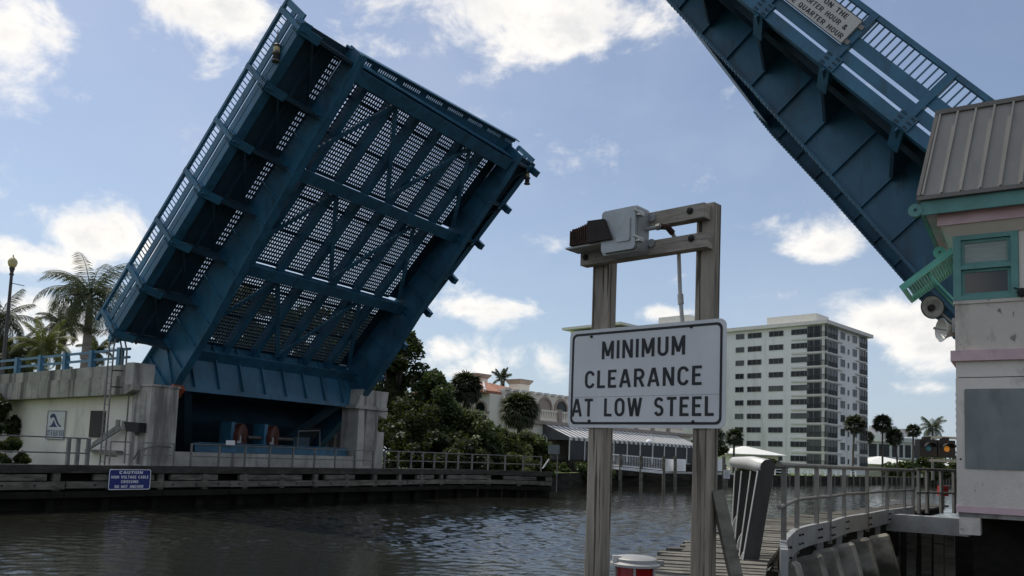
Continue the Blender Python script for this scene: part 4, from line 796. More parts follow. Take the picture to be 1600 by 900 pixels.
fa = MB().bx(TW, -.48, TLN, -.44, -.38, 7.03, 7.27); fa.bx(TW, -.48, -.42, -.38, TDP, 7.03, 7.27); tp('gutter_fascia', fa, 'tower_green'); tp('soffit', MB().bx(TW, -.42, TLN, -.38, TDP, 7.065, 7.10), 'tower_pink')
def tail(x, y, zc, r):
    T = Fr(TW(x, y, zc), b, z, -a); e = MB(); n = 18
    ring(e, T, [(r * math.cos(2 * math.pi * k / n), r * math.sin(2 * math.pi * k / n)) for k in range(n)], [(.03 * math.cos(2 * math.pi * k / n), .03 * math.sin(2 * math.pi * k / n)) for k in range(n)], -.05, .05)
    return e
tp('rafter_tail', tail(-.56, -.41, 7.125, .115), 'tower_green'); tp('rafter_tail', tail(-.30, .9, 6.66, .11), 'shutter_green')
rf = tp('roof', frustum(-.50, TLN, -.50, TDP, 7.33, -.24, TLN, -.06, TDP, 8.92), 'roof_metal')
part('drip_edge', MB().bx(TW, -.53, TLN, -.53, TDP, 7.275, 7.345), 'roof_trim', rf); part('ridge_cap', MB().bx(TW, -.27, TLN, -.10, TDP, 8.92, 9.0), 'roof_trim', rf)
for k in range(16):
    x = -.44 + .29 * k; xt = -.19 + .278 * k; part('seam', MB().beam(TW(x, -.515, 7.35), TW(xt, -.075, 8.91), .03, .075, -a), 'roof_metal', rf)
part('hip_trim', MB().beam(TW(-.505, -.505, 7.35), TW(-.245, -.065, 8.92), .06, .06, -a), 'roof_trim', rf)
# storm shutter propped out from the tower's channel side
sh = thing('storm_shutter', 'green slatted storm shutter propped open on the left side of the tower', 'shutter', TW(-.4, .3, 6.0))
hx = Fr(TW(-.02, .25, 6.52), V(*(-b)) * .80 - z * .60, a, V(*(-b)) * .60 + z * .80)   # x outwards and down, y along wall, z normal
e = MB().bx(hx, 0, 1.06, 0, .05, -.03, .08); e.bx(hx, 0, 1.06, 1.25, 1.30, -.03, .08); e.bx(hx, 1.01, 1.06, .05, 1.25, -.03, .08); e.bx(hx, 0, .05, .05, 1.25, -.03, .08); part('frame', e, 'shutter_green', sh)
for k in range(19): x = .08 + .05 * k; part('slat', MB().bx(hx, x, x + .022, .05, 1.25, -.02, .05), 'shutter_green', sh)
part('strut', MB().tube([hx(.55, .1, -.03), TW(-.02, .3, 5.62)], .02, 6), 'shutter_green', sh); part('strut', MB().tube([hx(.55, 1.2, -.03), TW(-.02, 1.5, 5.62)], .02, 6), 'shutter_green', sh)
# horns, camera, signal
hc = pt(1457, 480, 14.3); T = Fr(hc, (1, 0, 0), z, V(-.12, -1, .05) / 1.01)
hn = thing('horn_speaker', 'round horn speaker facing out with a dark centre on the tower corner', 'loudspeaker', hc, 'horns on the control tower')
part('bell', MB().lathe(T, [(.03, -.25), (.06, -.2), (.12, -.08), (.205, .0), (.205, .012), (.185, .012), (.08, -.06), (.05, -.07)], 24), 'horn_inside', hn, smooth=True)
e = MB(); n = 24; ring(e, T, [(.212 * math.cos(2 * math.pi * k / n), .212 * math.sin(2 * math.pi * k / n)) for k in range(n)], [(.195 * math.cos(2 * math.pi * k / n), .195 * math.sin(2 * math.pi * k / n)) for k in range(n)], .0, .02); part('rim', e, 'black_rubber', hn)
part('driver', MB().lathe(T, [(.005, -.12), (.06, -.11), (.06, -.02), (.03, -.01)], 16), 'rust_dark', hn, smooth=True); part('arm', MB().tube([hc + V(.1, .1, 0), TW(0, .35, 5.18)], .02, 6), 'galvanised', hn)
part('mount', MB().bx(TW, -.06, .0, .2, .4, 5.05, 5.3), 'galvanised', hn)
hc = pt(1475, 516, 14.35); T = Fr(hc, (0, 1, 0), z, (-1, 0, .05))
hn = thing('horn_speaker', 'white flared horn seen side on, sticking out of the tower wall', 'loudspeaker', hc, 'horns on the control tower')
part('bell', MB().lathe(T, [(.06, -.24), (.09, -.19), (.11, -.10), (.15, -.03), (.215, .05), (.21, .055), (.12, -.03), (.06, -.08)], 24), 'horn_white', hn, smooth=True); part('driver', MB().tube([T(0, 0, -.06), T(.0, .02, .16)], .012, 6), 'galvanised', hn); part('driver_cap', MB().tube([T(0, .02, .14), T(.0, .022, .18)], .025, 8), 'galvanised', hn)
dc = TW(.99, -.06, 5.64)
cm = thing('security_camera', 'small black dome camera on the tower wall right of the window', 'camera', dc); part('dome', MB().lathe(Fr(dc, b, a, z), [(.01, -.09), (.05, -.07), (.07, -.02), (.07, .02), (.03, .06)], 14), 'black_rubber', cm, smooth=True); part('arm', MB().tube([dc + z * .03, TW(.88, -.05, 5.72)], .012, 6), 'black_rubber', cm)
sgc = pt(1465, 701, 17.0)
sg = thing('boat_signal', 'black two lamp traffic signal for boats with one amber lamp lit', 'traffic light', sgc)
T = Fr(sgc, (1, 0, 0), z, (0, -1, 0))
for k, (x, m_) in enumerate(((-.19, 'teal_lens'), (.19, 'amber_lens'))):
    hs = part('housing', MB().bx(T, x - .18, x + .18, -.18, .18, -.2, 0), 'sign_black', sg)
    part('lens', MB().lathe(Fr(T(x, 0, .001), T.x, T.y, T.z), [(.06, 0), (.05, .01), (.02, .015)], 16), m_, hs, smooth=True)
    vz = MB(); n = 10
    for j in range(n):
        t0, t1 = R_(20 + 140 * j / n), R_(20 + 140 * (j + 1) / n); f_ = lambda t_, r_, zz: T(x + r_ * math.cos(t_), -.01 + r_ * math.sin(t_), zz); vz.add([f_(t0, .12, 0), f_(t1, .12, 0), f_(t1, .125, .16), f_(t0, .125, .16), f_(t0, .132, 0), f_(t1, .132, 0), f_(t1, .137, .16), f_(t0, .137, .16)], [(0, 1, 2, 3), (7, 6, 5, 4), (0, 4, 5, 1), (3, 2, 6, 7), (0, 3, 7, 4), (1, 5, 6, 2)])
    part('visor', vz, 'sign_black', hs)
part('support_arm', MB().bx(T, -.2, 1.9, .21, .26, -.13, -.05), 'galvanised', sg); part('support_arm', MB().bx(T, -.15, 1.9, -.27, -.22, -.13, -.05), 'galvanised', sg)
for x in (-.19, .19): part('clamp', MB().bx(T, x - .07, x + .07, .175, .24, -.15, -.03), 'sign_black', sg)
# right pier, beyond the tower and mostly out of sight
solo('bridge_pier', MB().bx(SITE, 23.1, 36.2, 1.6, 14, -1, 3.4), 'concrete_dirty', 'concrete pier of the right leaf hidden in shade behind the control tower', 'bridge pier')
# ================================================================== LAMP POST
lp = V(*pt(6, 560, 50)[:2], 5.5)
t = thing('street_lamp', 'globe street lamp on a dark pole at the left edge by the palms', 'street lamp', lp); zt = pt(6, 418, 50)[2]; T = Fr((*lp[:2], zt), (1, 0, 0), (0, 1, 0), z)
part('pole', MB().tube([(*lp[:2], 5.0), (*lp[:2], zt)], .13, 10, .085), 'lamp_pole', t, smooth=True); part('collar', MB().lathe(T, [(.09, -.5), (.13, -.45), (.13, -.38), (.09, -.3), (.16, -.05), (.16, .02)], 14), 'lamp_pole', t, smooth=True)
part('globe', MB().lathe(T, [(.12, .02), (.22, .12), (.275, .32), (.25, .40)], 16), 'lamp_globe', t, smooth=True); part('cap', MB().lathe(T, [(.27, .40), (.22, .52), (.10, .64), (.05, .68), (.03, .82)], 16), 'lamp_globe', t, smooth=True)
part('banner_arm', MB().tube([(*lp[:2], zt - .95), (lp[0] + .85, lp[1], zt - 1.1)], .025, 6), 'lamp_pole', t)
# ================================================================== RESTAURANT
P1 = V(5.8, 80, 0); RX, RY = V(.66, .75, 0), V(-.75, .66, 0); RF = Fr(P1, RX, RY, z)
rs = thing('restaurant_building', 'cream waterfront building with arches, red tiled roof and striped awning', 'building', RF(6, 6, 1.3))
rp = lambda nm, mb, m, par=None, **k: part(nm, mb, m, par or rs, **k)
rp('ground_wall', MB().bx(RF, -3.2, 30, 3.4, 5.4, 1.3, 5.9), 'restaurant_wall'); rp('terrace_floor', MB().bx(RF, -3.4, 30, 3.0, 5.6, 5.9, 6.25), 'restaurant_trim')
rp('upper_wall', MB().bx(RF, -3.5, 30, 5.6, 15, 1.3, 9.15), 'restaurant_wall'); rp('wing_wall', MB().bx(RF, -5.3, 5, 5.9, 16.5, 1.3, 8.65), 'restaurant_wall')
def hip(T, x0, x1, y0, y1, z0, z1, ov=.5, inset=None):
    x0 -= ov; x1 += ov; y0 -= ov; y1 += ov; i = inset or min(x1 - x0, y1 - y0) / 2 - .01; xm0, xm1, ym0, ym1 = x0 + i, x1 - i, y0 + i, y1 - i
    return MB().add([T(x0, y0, z0), T(x1, y0, z0), T(x1, y1, z0), T(x0, y1, z0), T(xm0, ym0, z1), T(xm1, ym0, z1), T(xm1, ym1, z1), T(xm0, ym1, z1), T(x0, y0, z0 - .14), T(x1, y0, z0 - .14), T(x1, y1, z0 - .14), T(x0, y1, z0 - .14)],
        [(0, 1, 5, 4), (1, 2, 6, 5), (2, 3, 7, 6), (3, 0, 4, 7), (4, 5, 6, 7), (8, 11, 10, 9), (0, 8, 9, 1), (1, 9, 10, 2), (2, 10, 11, 3), (3, 11, 8, 0)])
rf = rp('roof', hip(RF, -5.3, 5, 6.6, 16.5, 8.80, 10.25, .6, 5.2), 'roof_tile')
tr = MB()
for k in range(42): f_ = k / 41; x = -5.9 + 11.4 * f_; tr.tube([RF(x, 6.02, 8.86), RF(min(max(x, -.7), .2), 11.2, 10.29)], .09, 5)
for k in range(24): f_ = k / 23; y = 6.0 + 11.1 * f_; tr.tube([RF(-5.88, y, 8.86), RF(-.7, min(max(y, 11.2), 11.9), 10.29)], .09, 5)
part('tile_courses', tr, 'roof_tile', rf, stuff=True)
part('hip_ridge', MB().tube([RF(-5.9, 6.0, 8.9), RF(-.7, 11.2, 10.33)], .12, 6), 'awning_white', rf)
for (px, py0, py1, wpx, D) in ((745, 600, 585, 33, 93), (811, 610, 594, 32, 95)):
    c = pt(px, py0, D); c1 = pt(px, py1, D); h_ = c1[2] - c[2]; hw = wpx / 2 / FPX * D; T = Fr((c[0], D, c[2] - 1.2), RX, RY, z)
    cu = rp('roof_turret', MB().bx(T, -hw * .72, hw * .72, -hw * .72, hw * .72, 0, 1.2 + h_ * .62), 'restaurant_wall'); part('turret_cap', MB().add([T(sx * hw * s_, sy * hw * s_, zz) for s_, zz in ((.74, 1.2 + h_ * .55), (.98, 1.2 + h_ * .9), (.98, 1.2 + h_ * 1.02)) for sx, sy in ((-1, -1), (1, -1), (1, 1), (-1, 1))], [(3, 2, 1, 0)] + [(4 * r_ + i, 4 * r_ + (i + 1) % 4, 4 * r_ + 4 + (i + 1) % 4, 4 * r_ + 4 + i) for r_ in (0, 1) for i in range(4)] + [(8, 9, 10, 11)]), 'restaurant_trim', cu)
def arch(T, r, leg, m_in, nm='arch'):   # T at springing centre: x across, y up, z out of wall
    n = 12; o_ = [(r * 1.25 * math.cos(math.pi * k / n), r * 1.25 * math.sin(math.pi * k / n)) for k in range(n + 1)]; i_ = [(r * math.cos(math.pi * k / n), r * math.sin(math.pi * k / n)) for k in range(n + 1)]
    o_ = [(r * 1.25, -leg)] + o_ + [(-r * 1.25, -leg)]; i_ = [(r, -leg)] + i_ + [(-r, -leg)]; vs = [T(x, y, zz) for zz in (-.05, .14) for P_ in (o_, i_) for x, y in P_]; N = len(o_); fs = []
    for k in range(N - 1):
        j = k + 1; fs += [(2 * N + k, 3 * N + k, 3 * N + j, 2 * N + j), (k, 2 * N + k, 2 * N + j, j), (N + k, N + j, 3 * N + j, 3 * N + k)]
    ar = rp(nm, MB().add(vs, fs), 'restaurant_trim'); part('pane', MB().prism(T, i_, .0, .03), m_in, ar); return ar
LF = Fr(RF(-5.3, 0, 0), -RY, z, -RX)    # the wing's left face
for y, r in ((7.0, .62), (8.9, .62), (13, .6)): arch(Fr(RF(-5.3, y, 7.2), -RY, z, -RX), r, .25, 'glass_window', 'arched_window')
rp('sill_band', MB().bx(RF, -5.42, -5.3, 5.85, 16.5, 6.75, 6.9), 'restaurant_trim')
for k in range(11): arch(Fr(RF(-2.6 + 2.75 * k, 5.6, 7.75), RX, z, -RY), .95, 1.4, 'restaurant_trim' if k % 3 else 'glass_window')
pa = MB()
for k in range(30): pa.bx(RF, -3.4 + 1.2 * k, -2.7 + 1.2 * k, 5.3, 6.2, 9.15, 9.33)
rp('parapet_tile', pa, 'awning_white', stuff=True)
for k in range(8):
    x = -1.2 + 3.6 * k; rp('balcony_pier', MB().bx(RF, x - .3, x + .3, 3.05, 3.6, 6.25, 7.55), 'restaurant_trim')
bal = MB().bx(RF, -1.2, 28, 3.2, 3.45, 7.2, 7.38); bal.bx(RF, -1.2, 28, 3.2, 3.45, 6.25, 6.42)
for k in range(72): bal.bx(RF, -.8 + .4 * k, -.62 + .4 * k, 3.24, 3.41, 6.42, 7.2)
rp('balustrade', bal, 'restaurant_wall', stuff=True)
arch(Fr(RF(-1.9, 3.38, 4.2), RX, z, -RY), .7, 2.6, 'screen_dark', 'arched_doorway')
# striped awning
aw = rp('awning_frame', MB().beam(RF(0, 0, 4.66), RF(26, 0, 4.66), .08, .08), 'white_metal')
ns = 58
for k in range(ns):
    x0, x1 = 26 * k / ns, 26 * (k + 1) / ns; m_ = 'awning_white' if k % 2 == 0 else 'awning_grey'
    part('awning_stripe', MB().add([RF(x0, 0, 4.72), RF(x1, 0, 4.72), RF(x1, 3.38, 6.02), RF(x0, 3.38, 6.02), RF(x0, -.03, 4.38), RF(x1, -.03, 4.38), RF(x1, 0, 4.68), RF(x0, 0, 4.68), RF(x1, 3.38, 5.98), RF(x0, 3.38, 5.98)], [(0, 1, 2, 3), (4, 5, 1, 0), (7, 9, 8, 6)]), m_, aw)
part('awning_end', MB().prism(Fr(RF(-.02, 0, 0), RY, z, RX), [(0, 4.4), (0, 4.70), (3.38, 6.0), (3.38, 4.4)], 0, .02), 'awning_grey', aw)
for k in range(11): x = .05 + 2.55 * k; part('awning_post', MB().beam(RF(x, .02, 1.6), RF(x, .02, 4.66), .12, .12), 'white_metal', aw)
for k in range(10): x = .15 + 2.55 * k; part('screen_panel', MB().bx(RF, x, x + 2.35, .04, .07, 2.5, 4.4), 'screen_dark', aw)
rp('terrace_base', MB().bx(RF, -.3, 27, -.2, 3.4, 1.0, 2.45), 'seawall')
for (px, py, D, lab) in ((1014, 690, 87.5, 'white dome dock lamp under the striped awning'), (847, 692, 80, 'small white dome lamp beside the arched doorway')):
    c = pt(px, py, D); t = thing('dock_lamp', lab, 'lamp', (c[0], D, 1.4), 'dome lamps by the restaurant'); part('pole', MB().tube([(c[0] + .45, D, 2.3), (c[0] + .45, D, c[2] + .5), (c[0] + .2, D, c[2] + .8), (c[0], D, c[2] + .4)], .035, 6), 'white_metal', t); part('shade', MB().lathe(Fr(c, (1, 0, 0), (0, 1, 0), z), [(.36, -.1), (.33, .05), (.2, .18), (.06, .25), (.06, .4)], 12), 'white_paint', t, smooth=True)
# dock with white rail panels
dk = thing('dock_ramp', 'white railed dock ramp sloping down beside the restaurant terrace', 'dock', (12, 82, 0))
seg = [(943, 709, 728, 84), (970, 711, 730, 82), (1002, 714, 733, 80.5), (1034, 717, 736, 79)]
for (x0, t0, b0, D0), (x1, t1, b1, D1) in zip(seg[:-1], seg[1:]):
    A_, B_, A2, B2 = pt(x0, t0, D0), pt(x1, t1, D1), pt(x0, b0, D0), pt(x1, b1, D1)
    pr = part('rail_panel', MB().beam(A_, B_, .10, .10).beam(A2 + z * .15, B2 + z * .15, .10, .12), 'white_paint', dk); pc = MB()
    for k in range(13): f_ = (k + .5) / 13; pc.beam(A2 + (B2 - A2) * f_ + z * .15, A_ + (B_ - A_) * f_, .11, .03, (1, 0, 0))
    part('rail_slats', pc, 'white_paint', pr, stuff=True); part('dock_beam', MB().beam(A2 - z * .12, B2 - z * .12, .3, .25), 'white_paint', dk)
    part('dock_post', MB().beam(A2 - z * 2.6, A_ + z * .12, .3, .3, (1, 0, 0)), 'wale_wood', dk)
dp = thing('boat_dock', 'low dock with white box panels and dark mooring piles right of the dock ramp', 'dock', (18, 84, 0))
for k, (x0, x1) in enumerate(((1041, 1053), (1057, 1070), (1104, 1110), (1114, 1129))):
    A_, B_ = pt(x0, 736, 82), pt(x1, 736, 83); T0 = pt(x0, 717, 82); part('box_panel', MB().beam((A_ + T0) / 2, (B_ + T0 * V(0, 0, 1) + A_ * V(0, 0, 0)) / 2 if False else V(B_[0], B_[1], ((A_ + T0) / 2)[2]), .2, T0[2] - A_[2]), 'white_paint', dp)
for k, px in enumerate((1037, 1055, 1090, 1112, 1131)):
    p0, p1 = pt(px, 760, 81.5), pt(px, 713, 81.5); part('mooring_pile', MB().tube([p0 - z, p1], .17, 8), 'wale_wood', dp)
part('dock_deck', MB().beam(pt(1036, 738, 82.5), pt(1145, 741, 84), 1.6, .16), 'galvanised', dp)
c = pt(1135.5, 741, 81); nb_ = thing('notice_board', 'small white notice board on the dock left of the end guard', 'sign', c); part('board', MB().bx(Fr(c, (1, 0, 0), (0, 1, 0), z), -.3, .3, -.03, .03, -.42, .42), 'sign_white', nb_)
tx = MB()
for k in range(6): tx.bx(Fr(c, (1, 0, 0), (0, 1, 0), z), -.24, .24 - .05 * (k % 3), -.036, -.031, .30 - .12 * k, .34 - .12 * k)
part('print_lines', tx, 'rail_old', nb_, stuff=True)
# ================================================================== APARTMENT BLOCK
AC = V(62.8, 164, 0); E1, E2 = V(-.717, .697, 0), V(.70, .714, 0); AF = Fr(AC, E1, E2, z)    # x along left face, y along right face
ap = thing('apartment_building', 'ten storey white apartment block with rows of windows and corner balconies', 'building', (*AC[:2], 1.3))
pp_ = lambda nm, mb, m, par=None, **k: part(nm, mb, m, par or ap, **k)
ZT, FH = 31.6, 2.9; Z0 = ZT - 10 * FH - .1
LX, LY = 58, 22
pp_('wall', MB().bx(AF, 0.02, LX, 0.02, LY, .8, ZT), 'apartment_white')
pp_('roof_slab', MB().bx(AF, -1.0, LX + .5, -1.0, LY + 1.2, ZT, ZT + .75), 'apartment_trim'); pp_('penthouse', MB().bx(AF, 3, 14, 3, 9, ZT + .75, ZT + 3.0), 'apartment_trim')
pp_('corner_column', MB().bx(AF, -.12, .5, -.12, .5, .8, ZT), 'apartment_trim')
def win_mesh(w, h, n, nm):              # centred at bottom middle, x across, y out of wall, z up
    f_ = MB(); T = WORLD; f_.bx(T, -w / 2, w / 2, -.02, .08, 0, .08); f_.bx(T, -w / 2, w / 2, -.02, .08, h - .08, h)
    for k in range(n + 1): x = -w / 2 + w * k / n; x = min(max(x, -w / 2 + .04), w / 2 - .04); f_.bx(T, x - .045, x + .045, -.02, .075, .08, h - .08)
    g = MB().bx(T, -w / 2 + .04, w / 2 - .04, -.015, .035, .04, h - .04); return shared(nm, f_, 'window_frame'), shared('pane', g, 'glass_window')
def bal_mesh(w, h):
    f_ = MB(); T = WORLD; f_.bx(T, -w / 2, w / 2, -.02, .10, h - .12, h)
    for k in range(4): x = -w / 2 + .06 + (w - .12) * k / 3; f_.bx(T, x - .09, x + .09, -.02, .12, 0, h - .12)
    r_ = MB().bx(T, -w / 2, w / 2, .13, .17, .95, 1.05)
    n = int(w / .22)
    for k in range(n): x = -w / 2 + .1 + (w - .2) * k / (n - 1); r_.bx(T, x - .03, x + .03, .135, .165, .02, .95)
    g = MB().bx(T, -w / 2, w / 2, -.015, .03, 0, h - .1); return shared('balcony', f_, 'window_frame'), shared('pane', g, 'glass_window'), shared('balcony_railing', r_, 'balcony_rail')
def face_obj(nm, me, par, org, rotz): o = piece(nm, me, par, org); o.rotation_euler = (0, 0, rotz); return o
rL = math.atan2(E1[1], E1[0]) + math.pi; rR = math.atan2(E2[1], E2[0])    # local y must point outwards
def outward(rot, nrm_):
    y = V(-math.sin(rot), math.cos(rot), 0); return rot if y @ nrm_ > 0 else rot + math.pi
rotL = outward(math.atan2(E1[1], E1[0]), -E2); rotR = outward(math.atan2(E2[1], E2[0]), -E1)
wm = {}
for key, (w, h, n) in dict(w2=(2.0, 1.15, 2), w3=(3.2, 1.15, 3), w4=(3.9, 1.15, 4), r1=(2.1, 1.5, 2), r0=(.7, 1.1, 1)).items(): wm[key] = win_mesh(w, h, n, 'window')
wm['bl'] = bal_mesh(4.2, 2.35); wm['br'] = bal_mesh(4.6, 2.35); wm['be'] = bal_mesh(4.2, 2.35)
def col_x(px, left=True):               # position along a face seen at photo column px
    k = (px + 6 - 800) / FPX; E_ = E1 if left else E2; return (k * AC[1] - AC[0]) / (E_[0] - k * E_[1])
Lc_ = [('bl', (1273, 1)), ('w4', (1246, 1)), ('w3', (1208, 1)), ('w3', (1174, 1)), ('w2', (1151, 1))]; Rc_ = [('br', (1297, 0)), ('r1', (1313, 0)), ('r0', (1322, 0)), ('r1', (1332, 0)), ('be', (1345.5, 0))]
CURT = {}
for fl_ in range(10):
    zf = ZT - (fl_ + 1) * FH
    for key, (px, left) in Lc_ + Rc_:
        if fl_ >= 9 and key in ('w2',): continue
        x = col_x(px, left); base = AF(x, 0, 0) if left else AF(0, x, 0); rot = rotL if left else rotR; zo = .38 if key[0] == 'b' else (1.15 if key[0] == 'w' else .95)
        org = (base[0], base[1], zf + zo)
        me = wm[key]; o = face_obj('balcony' if key[0] == 'b' else 'window', me[0], ap, org, rot)
        pm = me[1]
        if random.random() < .32: pm = CURT.setdefault(key, me[1].copy()); pm.materials[0] = MATS['curtained_glass']
        g = bpy.data.objects.new('pane', pm); C.objects.link(g); g.parent = o; ORG[g.name] = np.array(org)
        if key[0] == 'b': r_ = bpy.data.objects.new('balcony_railing', me[2]); C.objects.link(r_); r_.parent = o; ORG[r_.name] = np.array(org)
for fl_ in range(1, 11):
    zf = ZT - fl_ * FH; pp_('balcony_slab', MB().bx(AF, -.22, 6.9, -.22, 0, zf - .02, zf + .3), 'apartment_trim'); pp_('balcony_slab', MB().bx(AF, -.22, 0, .003, 8.5, zf - .02, zf + .3), 'apartment_trim'); pp_('balcony_slab', MB().bx(AF, -.22, 0, 15.8, LY + .1, zf - .02, zf + .3), 'apartment_trim')
# second wing, mostly behind the sign
wg = thing('apartment_wing', 'low roofed wing of the white apartments showing above the clearance sign', 'building', pt(985, 730, 168) * V(1, 1, 0) + V(0, 0, 1.3))
c0 = pt(972, 503, 165); WF = Fr((c0[0], 165, 0), E1, E2, z); part('wall', MB().bx(WF, .5, 14, .5, 16, .8, c0[2] - .9), 'apartment_white', wg); part('roof_slab', MB().add([WF(0, -.6, c0[2] - .5), WF(15.6, -.6, c0[2] - .5), WF(15.6, 17, c0[2] - .5), WF(0, 17, c0[2] - .5), WF(0, -.6, c0[2]), WF(15.6, -.6, c0[2]), WF(15.6, 17, c0[2]), WF(0, 17, c0[2])], [(0, 1, 2, 3), (4, 5, 6, 7), (0, 1, 5, 4), (1, 2, 6, 5), (2, 3, 7, 6), (3, 0, 4, 7)]), 'apartment_trim', wg)
pp_('plant_room', MB().bx(AF, 33.5, 42, 3, 10, ZT + .752, ZT + 5.6), 'apartment_trim')
def put_window(key, par, base, zz, rot):
    me = wm[key]; o = face_obj('window', me[0], par, (base[0], base[1], zz), rot); g = bpy.data.objects.new('pane', me[1]); C.objects.link(g); g.parent = o; ORG[g.name] = np.array((base[0], base[1], zz))
for fl_ in range(10):
    for x in (35, 41, 47, 53): put_window('w3', ap, AF(x, 0, 0), ZT - (fl_ + 1) * FH + 1.15, rotL)
    for x in (4, 10): put_window('w3', wg, WF(x, .48, 0), c0[2] - .9 - (fl_ + 1) * FH + 1.15, rotL)
# low houses, far buildings
def house(label, px0, px1, pye, pyr, D, depth, grp='white roofed bungalows'):
    c = pt(px0, pye, D); c1 = pt(px1, pye, D); zr = pt((px0 + px1) / 2, pyr, D + depth / 2)[2]; w = c1[0] - c[0]; T = Fr((c[0], D, 0), (1, .05, 0), (-.05, 1, 0), z); ze = (c[2] + c1[2]) / 2
    t = thing('bungalow', label, 'house', (c[0] + w / 2, D, 1.3), grp); part('wall', MB().bx(T, .8, w - .8, .8, depth, 1.2, ze), 'restaurant_wall', t); part('roof', hip(T, .3, w - .3, .3, depth, ze + .12, zr, .5), 'white_roof', t)
    part('doorway', MB().bx(T, w * .3, w * .62, .74, .79, 1.3, ze - .4), 'screen_dark', t); part('window', MB().bx(T, w * .74, w * .86, .72, .79, 2.0, ze - .5), 'glass_window', t)
house('white hip roofed bungalow in front of the apartment block', 1136, 1228, 711, 698, 136, 12); house('white hip roofed bungalow behind the palms right of the apartments', 1352, 1452, 727, 714, 190, 16); house('small white roofed bungalow half hidden beside the boat signal', 1462, 1530, 729, 718, 205, 14)
c = pt(1352, 730, 260); cr = pt(1445, 670, 260)
fb = thing('modern_block', 'distant white flat roofed block with wide dark windows behind the palms', 'building', (c[0], 260, 1.3)); T = Fr((c[0], 260, 0), (1, .1, 0), (-.1, 1, 0), z); wd = cr[0] - c[0]
zz0, z1_, z2_ = 1.3, pt(1380, 712, 260)[2], pt(1380, 690, 260)[2]; z3_ = pt(1380, 680, 260)[2]; z4_ = pt(1380, 668, 262)[2]
part('wall', MB().bx(T, 0, wd, 0, 14, 1.2, z2_), 'far_white', fb); part('roof_slab', MB().bx(T, -1, wd * .35, -1, 14, z2_, z3_), 'white_roof', fb); part('roof_slab', MB().bx(T, wd * .35, wd + 4, -.6, 14, z2_, z2_ + 1.4), 'far_white', fb); part('roof_terrace', MB().bx(T, wd * .1, wd * .9, 3, 12, z3_, z4_ - .6), 'far_white', fb)
for f0, f1 in ((.06, .2), (.24, .42), (.47, .56), (.60, .66), (.70, .80), (.86, .95)): part('window', MB().bx(T, wd * f0, wd * f1, -.12, -.02, z1_ - .3, z2_ - .8), 'glass_window', fb)
part('balcony_slab', MB().bx(T, 0, wd, -1.4, 0, z1_ - .9, z1_ - .5), 'far_white', fb)
for k in range(5): part('rooftop_unit', MB().bx(T, wd * (.1 + .17 * k), wd * (.17 + .17 * k), 4, 7, z4_ - .6, z4_ + .7 * (k % 2)), 'galvanised', fb)
c = pt(1493.5, 680, 320); ct = pt(1494, 611, 320)
fb = thing('distant_tower', 'distant apartment tower with balconies just showing beside the control tower', 'building', (c[0] + 10, 325, 1.3)); dv = V(c[0], 320, 0) / math.hypot(c[0], 320); DT = Fr((c[0], 320, 0), V(dv[1], -dv[0], 0), dv, z)
part('wall', MB().bx(DT, 1.2, 24, 0, 20, 1.2, ct[2]), 'far_white', fb)
for k in range(11): zz = 4 + (ct[2] - 6) * k / 10; part('balcony', MB().bx(DT, 0, 12, -1.4, 0, zz, zz + 1.1), 'restaurant_trim', fb)
# seawall dock rails and lawn edge across the water
t = thing('seawall_railing', 'white post and rail fence along the far seawall below the apartments', 'fence', (40, 121, 1.3)); p0, p1 = V(38.5, 119), V(62, 147)
for k in range(15): f_ = k / 14; p_ = p0 + (p1 - p0) * f_; part('post', MB().bx(Fr((*p_, 0), (1, 0, 0), (0, 1, 0), z), -.07, .07, -.07, .07, 1.25, 2.2), 'white_paint', t)
for zz in (1.75, 2.15): part('rail', MB().beam((*p0, zz), (*p1, zz), .08, .10), 'white_paint', t)
sp = MB()
for p_, q_ in zip(shore[3:6], shore[4:7]):
    n = int(np.linalg.norm(q_ - p_) / 3)
    for k in range(n): c = p_ + (q_ - p_) * k / n; dd = (q_ - p_) / np.linalg.norm(q_ - p_); c = c + V(dd[1], -dd[0]) * .3; sp.tube([(*c, -1), (*c, 1.5)], .16, 6)
solo('seawall_piles', sp, 'wale_wood', 'row of dark timber piles along the far seawall', 'piles', kind='stuff')
# ================================================================== PLANTS
def leaves(n, centers, rad, size, squash=.8, aspect=.55, shell=.35):
    """n leaf quads spread through clumps (centres, radii)"""
    centers = np.array(centers, float); rad = np.array(rad, float); w = rad ** 2; idx = rng.choice(len(centers), n, p=w / w.sum())
    d = rng.normal(size=(n, 3)); d /= np.linalg.norm(d, axis=1)[:, None]; r = rad[idx] * (shell + (1 - shell) * rng.random(n) ** .6) ; c = centers[idx] + d * r[:, None] * V(1, 1, squash)
    u = rng.normal(size=(n, 3)); u[:, 2] *= .6; u /= np.linalg.norm(u, axis=1)[:, None]; t_ = np.cross(u, d + rng.normal(size=(n, 3)) * .7); t_ /= np.linalg.norm(t_, axis=1)[:, None]
    s = size * (.6 + .8 * rng.random(n))[:, None]; mid = np.cross(u, t_) * s * .15
    P = np.stack([c - u * s, c - t_ * s * aspect + mid, c + u * s, c + t_ * s * aspect + mid], 1).reshape(-1, 3); return P
def leafmesh(name, P, m, origin):
    n = len(P) // 4; me = bpy.data.meshes.new(name); P = P - np.array(origin); me.vertices.add(4 * n); me.vertices.foreach_set('co', P.ravel()); me.loops.add(4 * n); me.loops.foreach_set('vertex_index', np.arange(4 * n, dtype=np.int32)); me.polygons.add(n); me.polygons.foreach_set('loop_start', np.arange(0, 4 * n, 4, dtype=np.int32)); me.update(calc_edges=True); me.materials.append(MATS[m]); return me
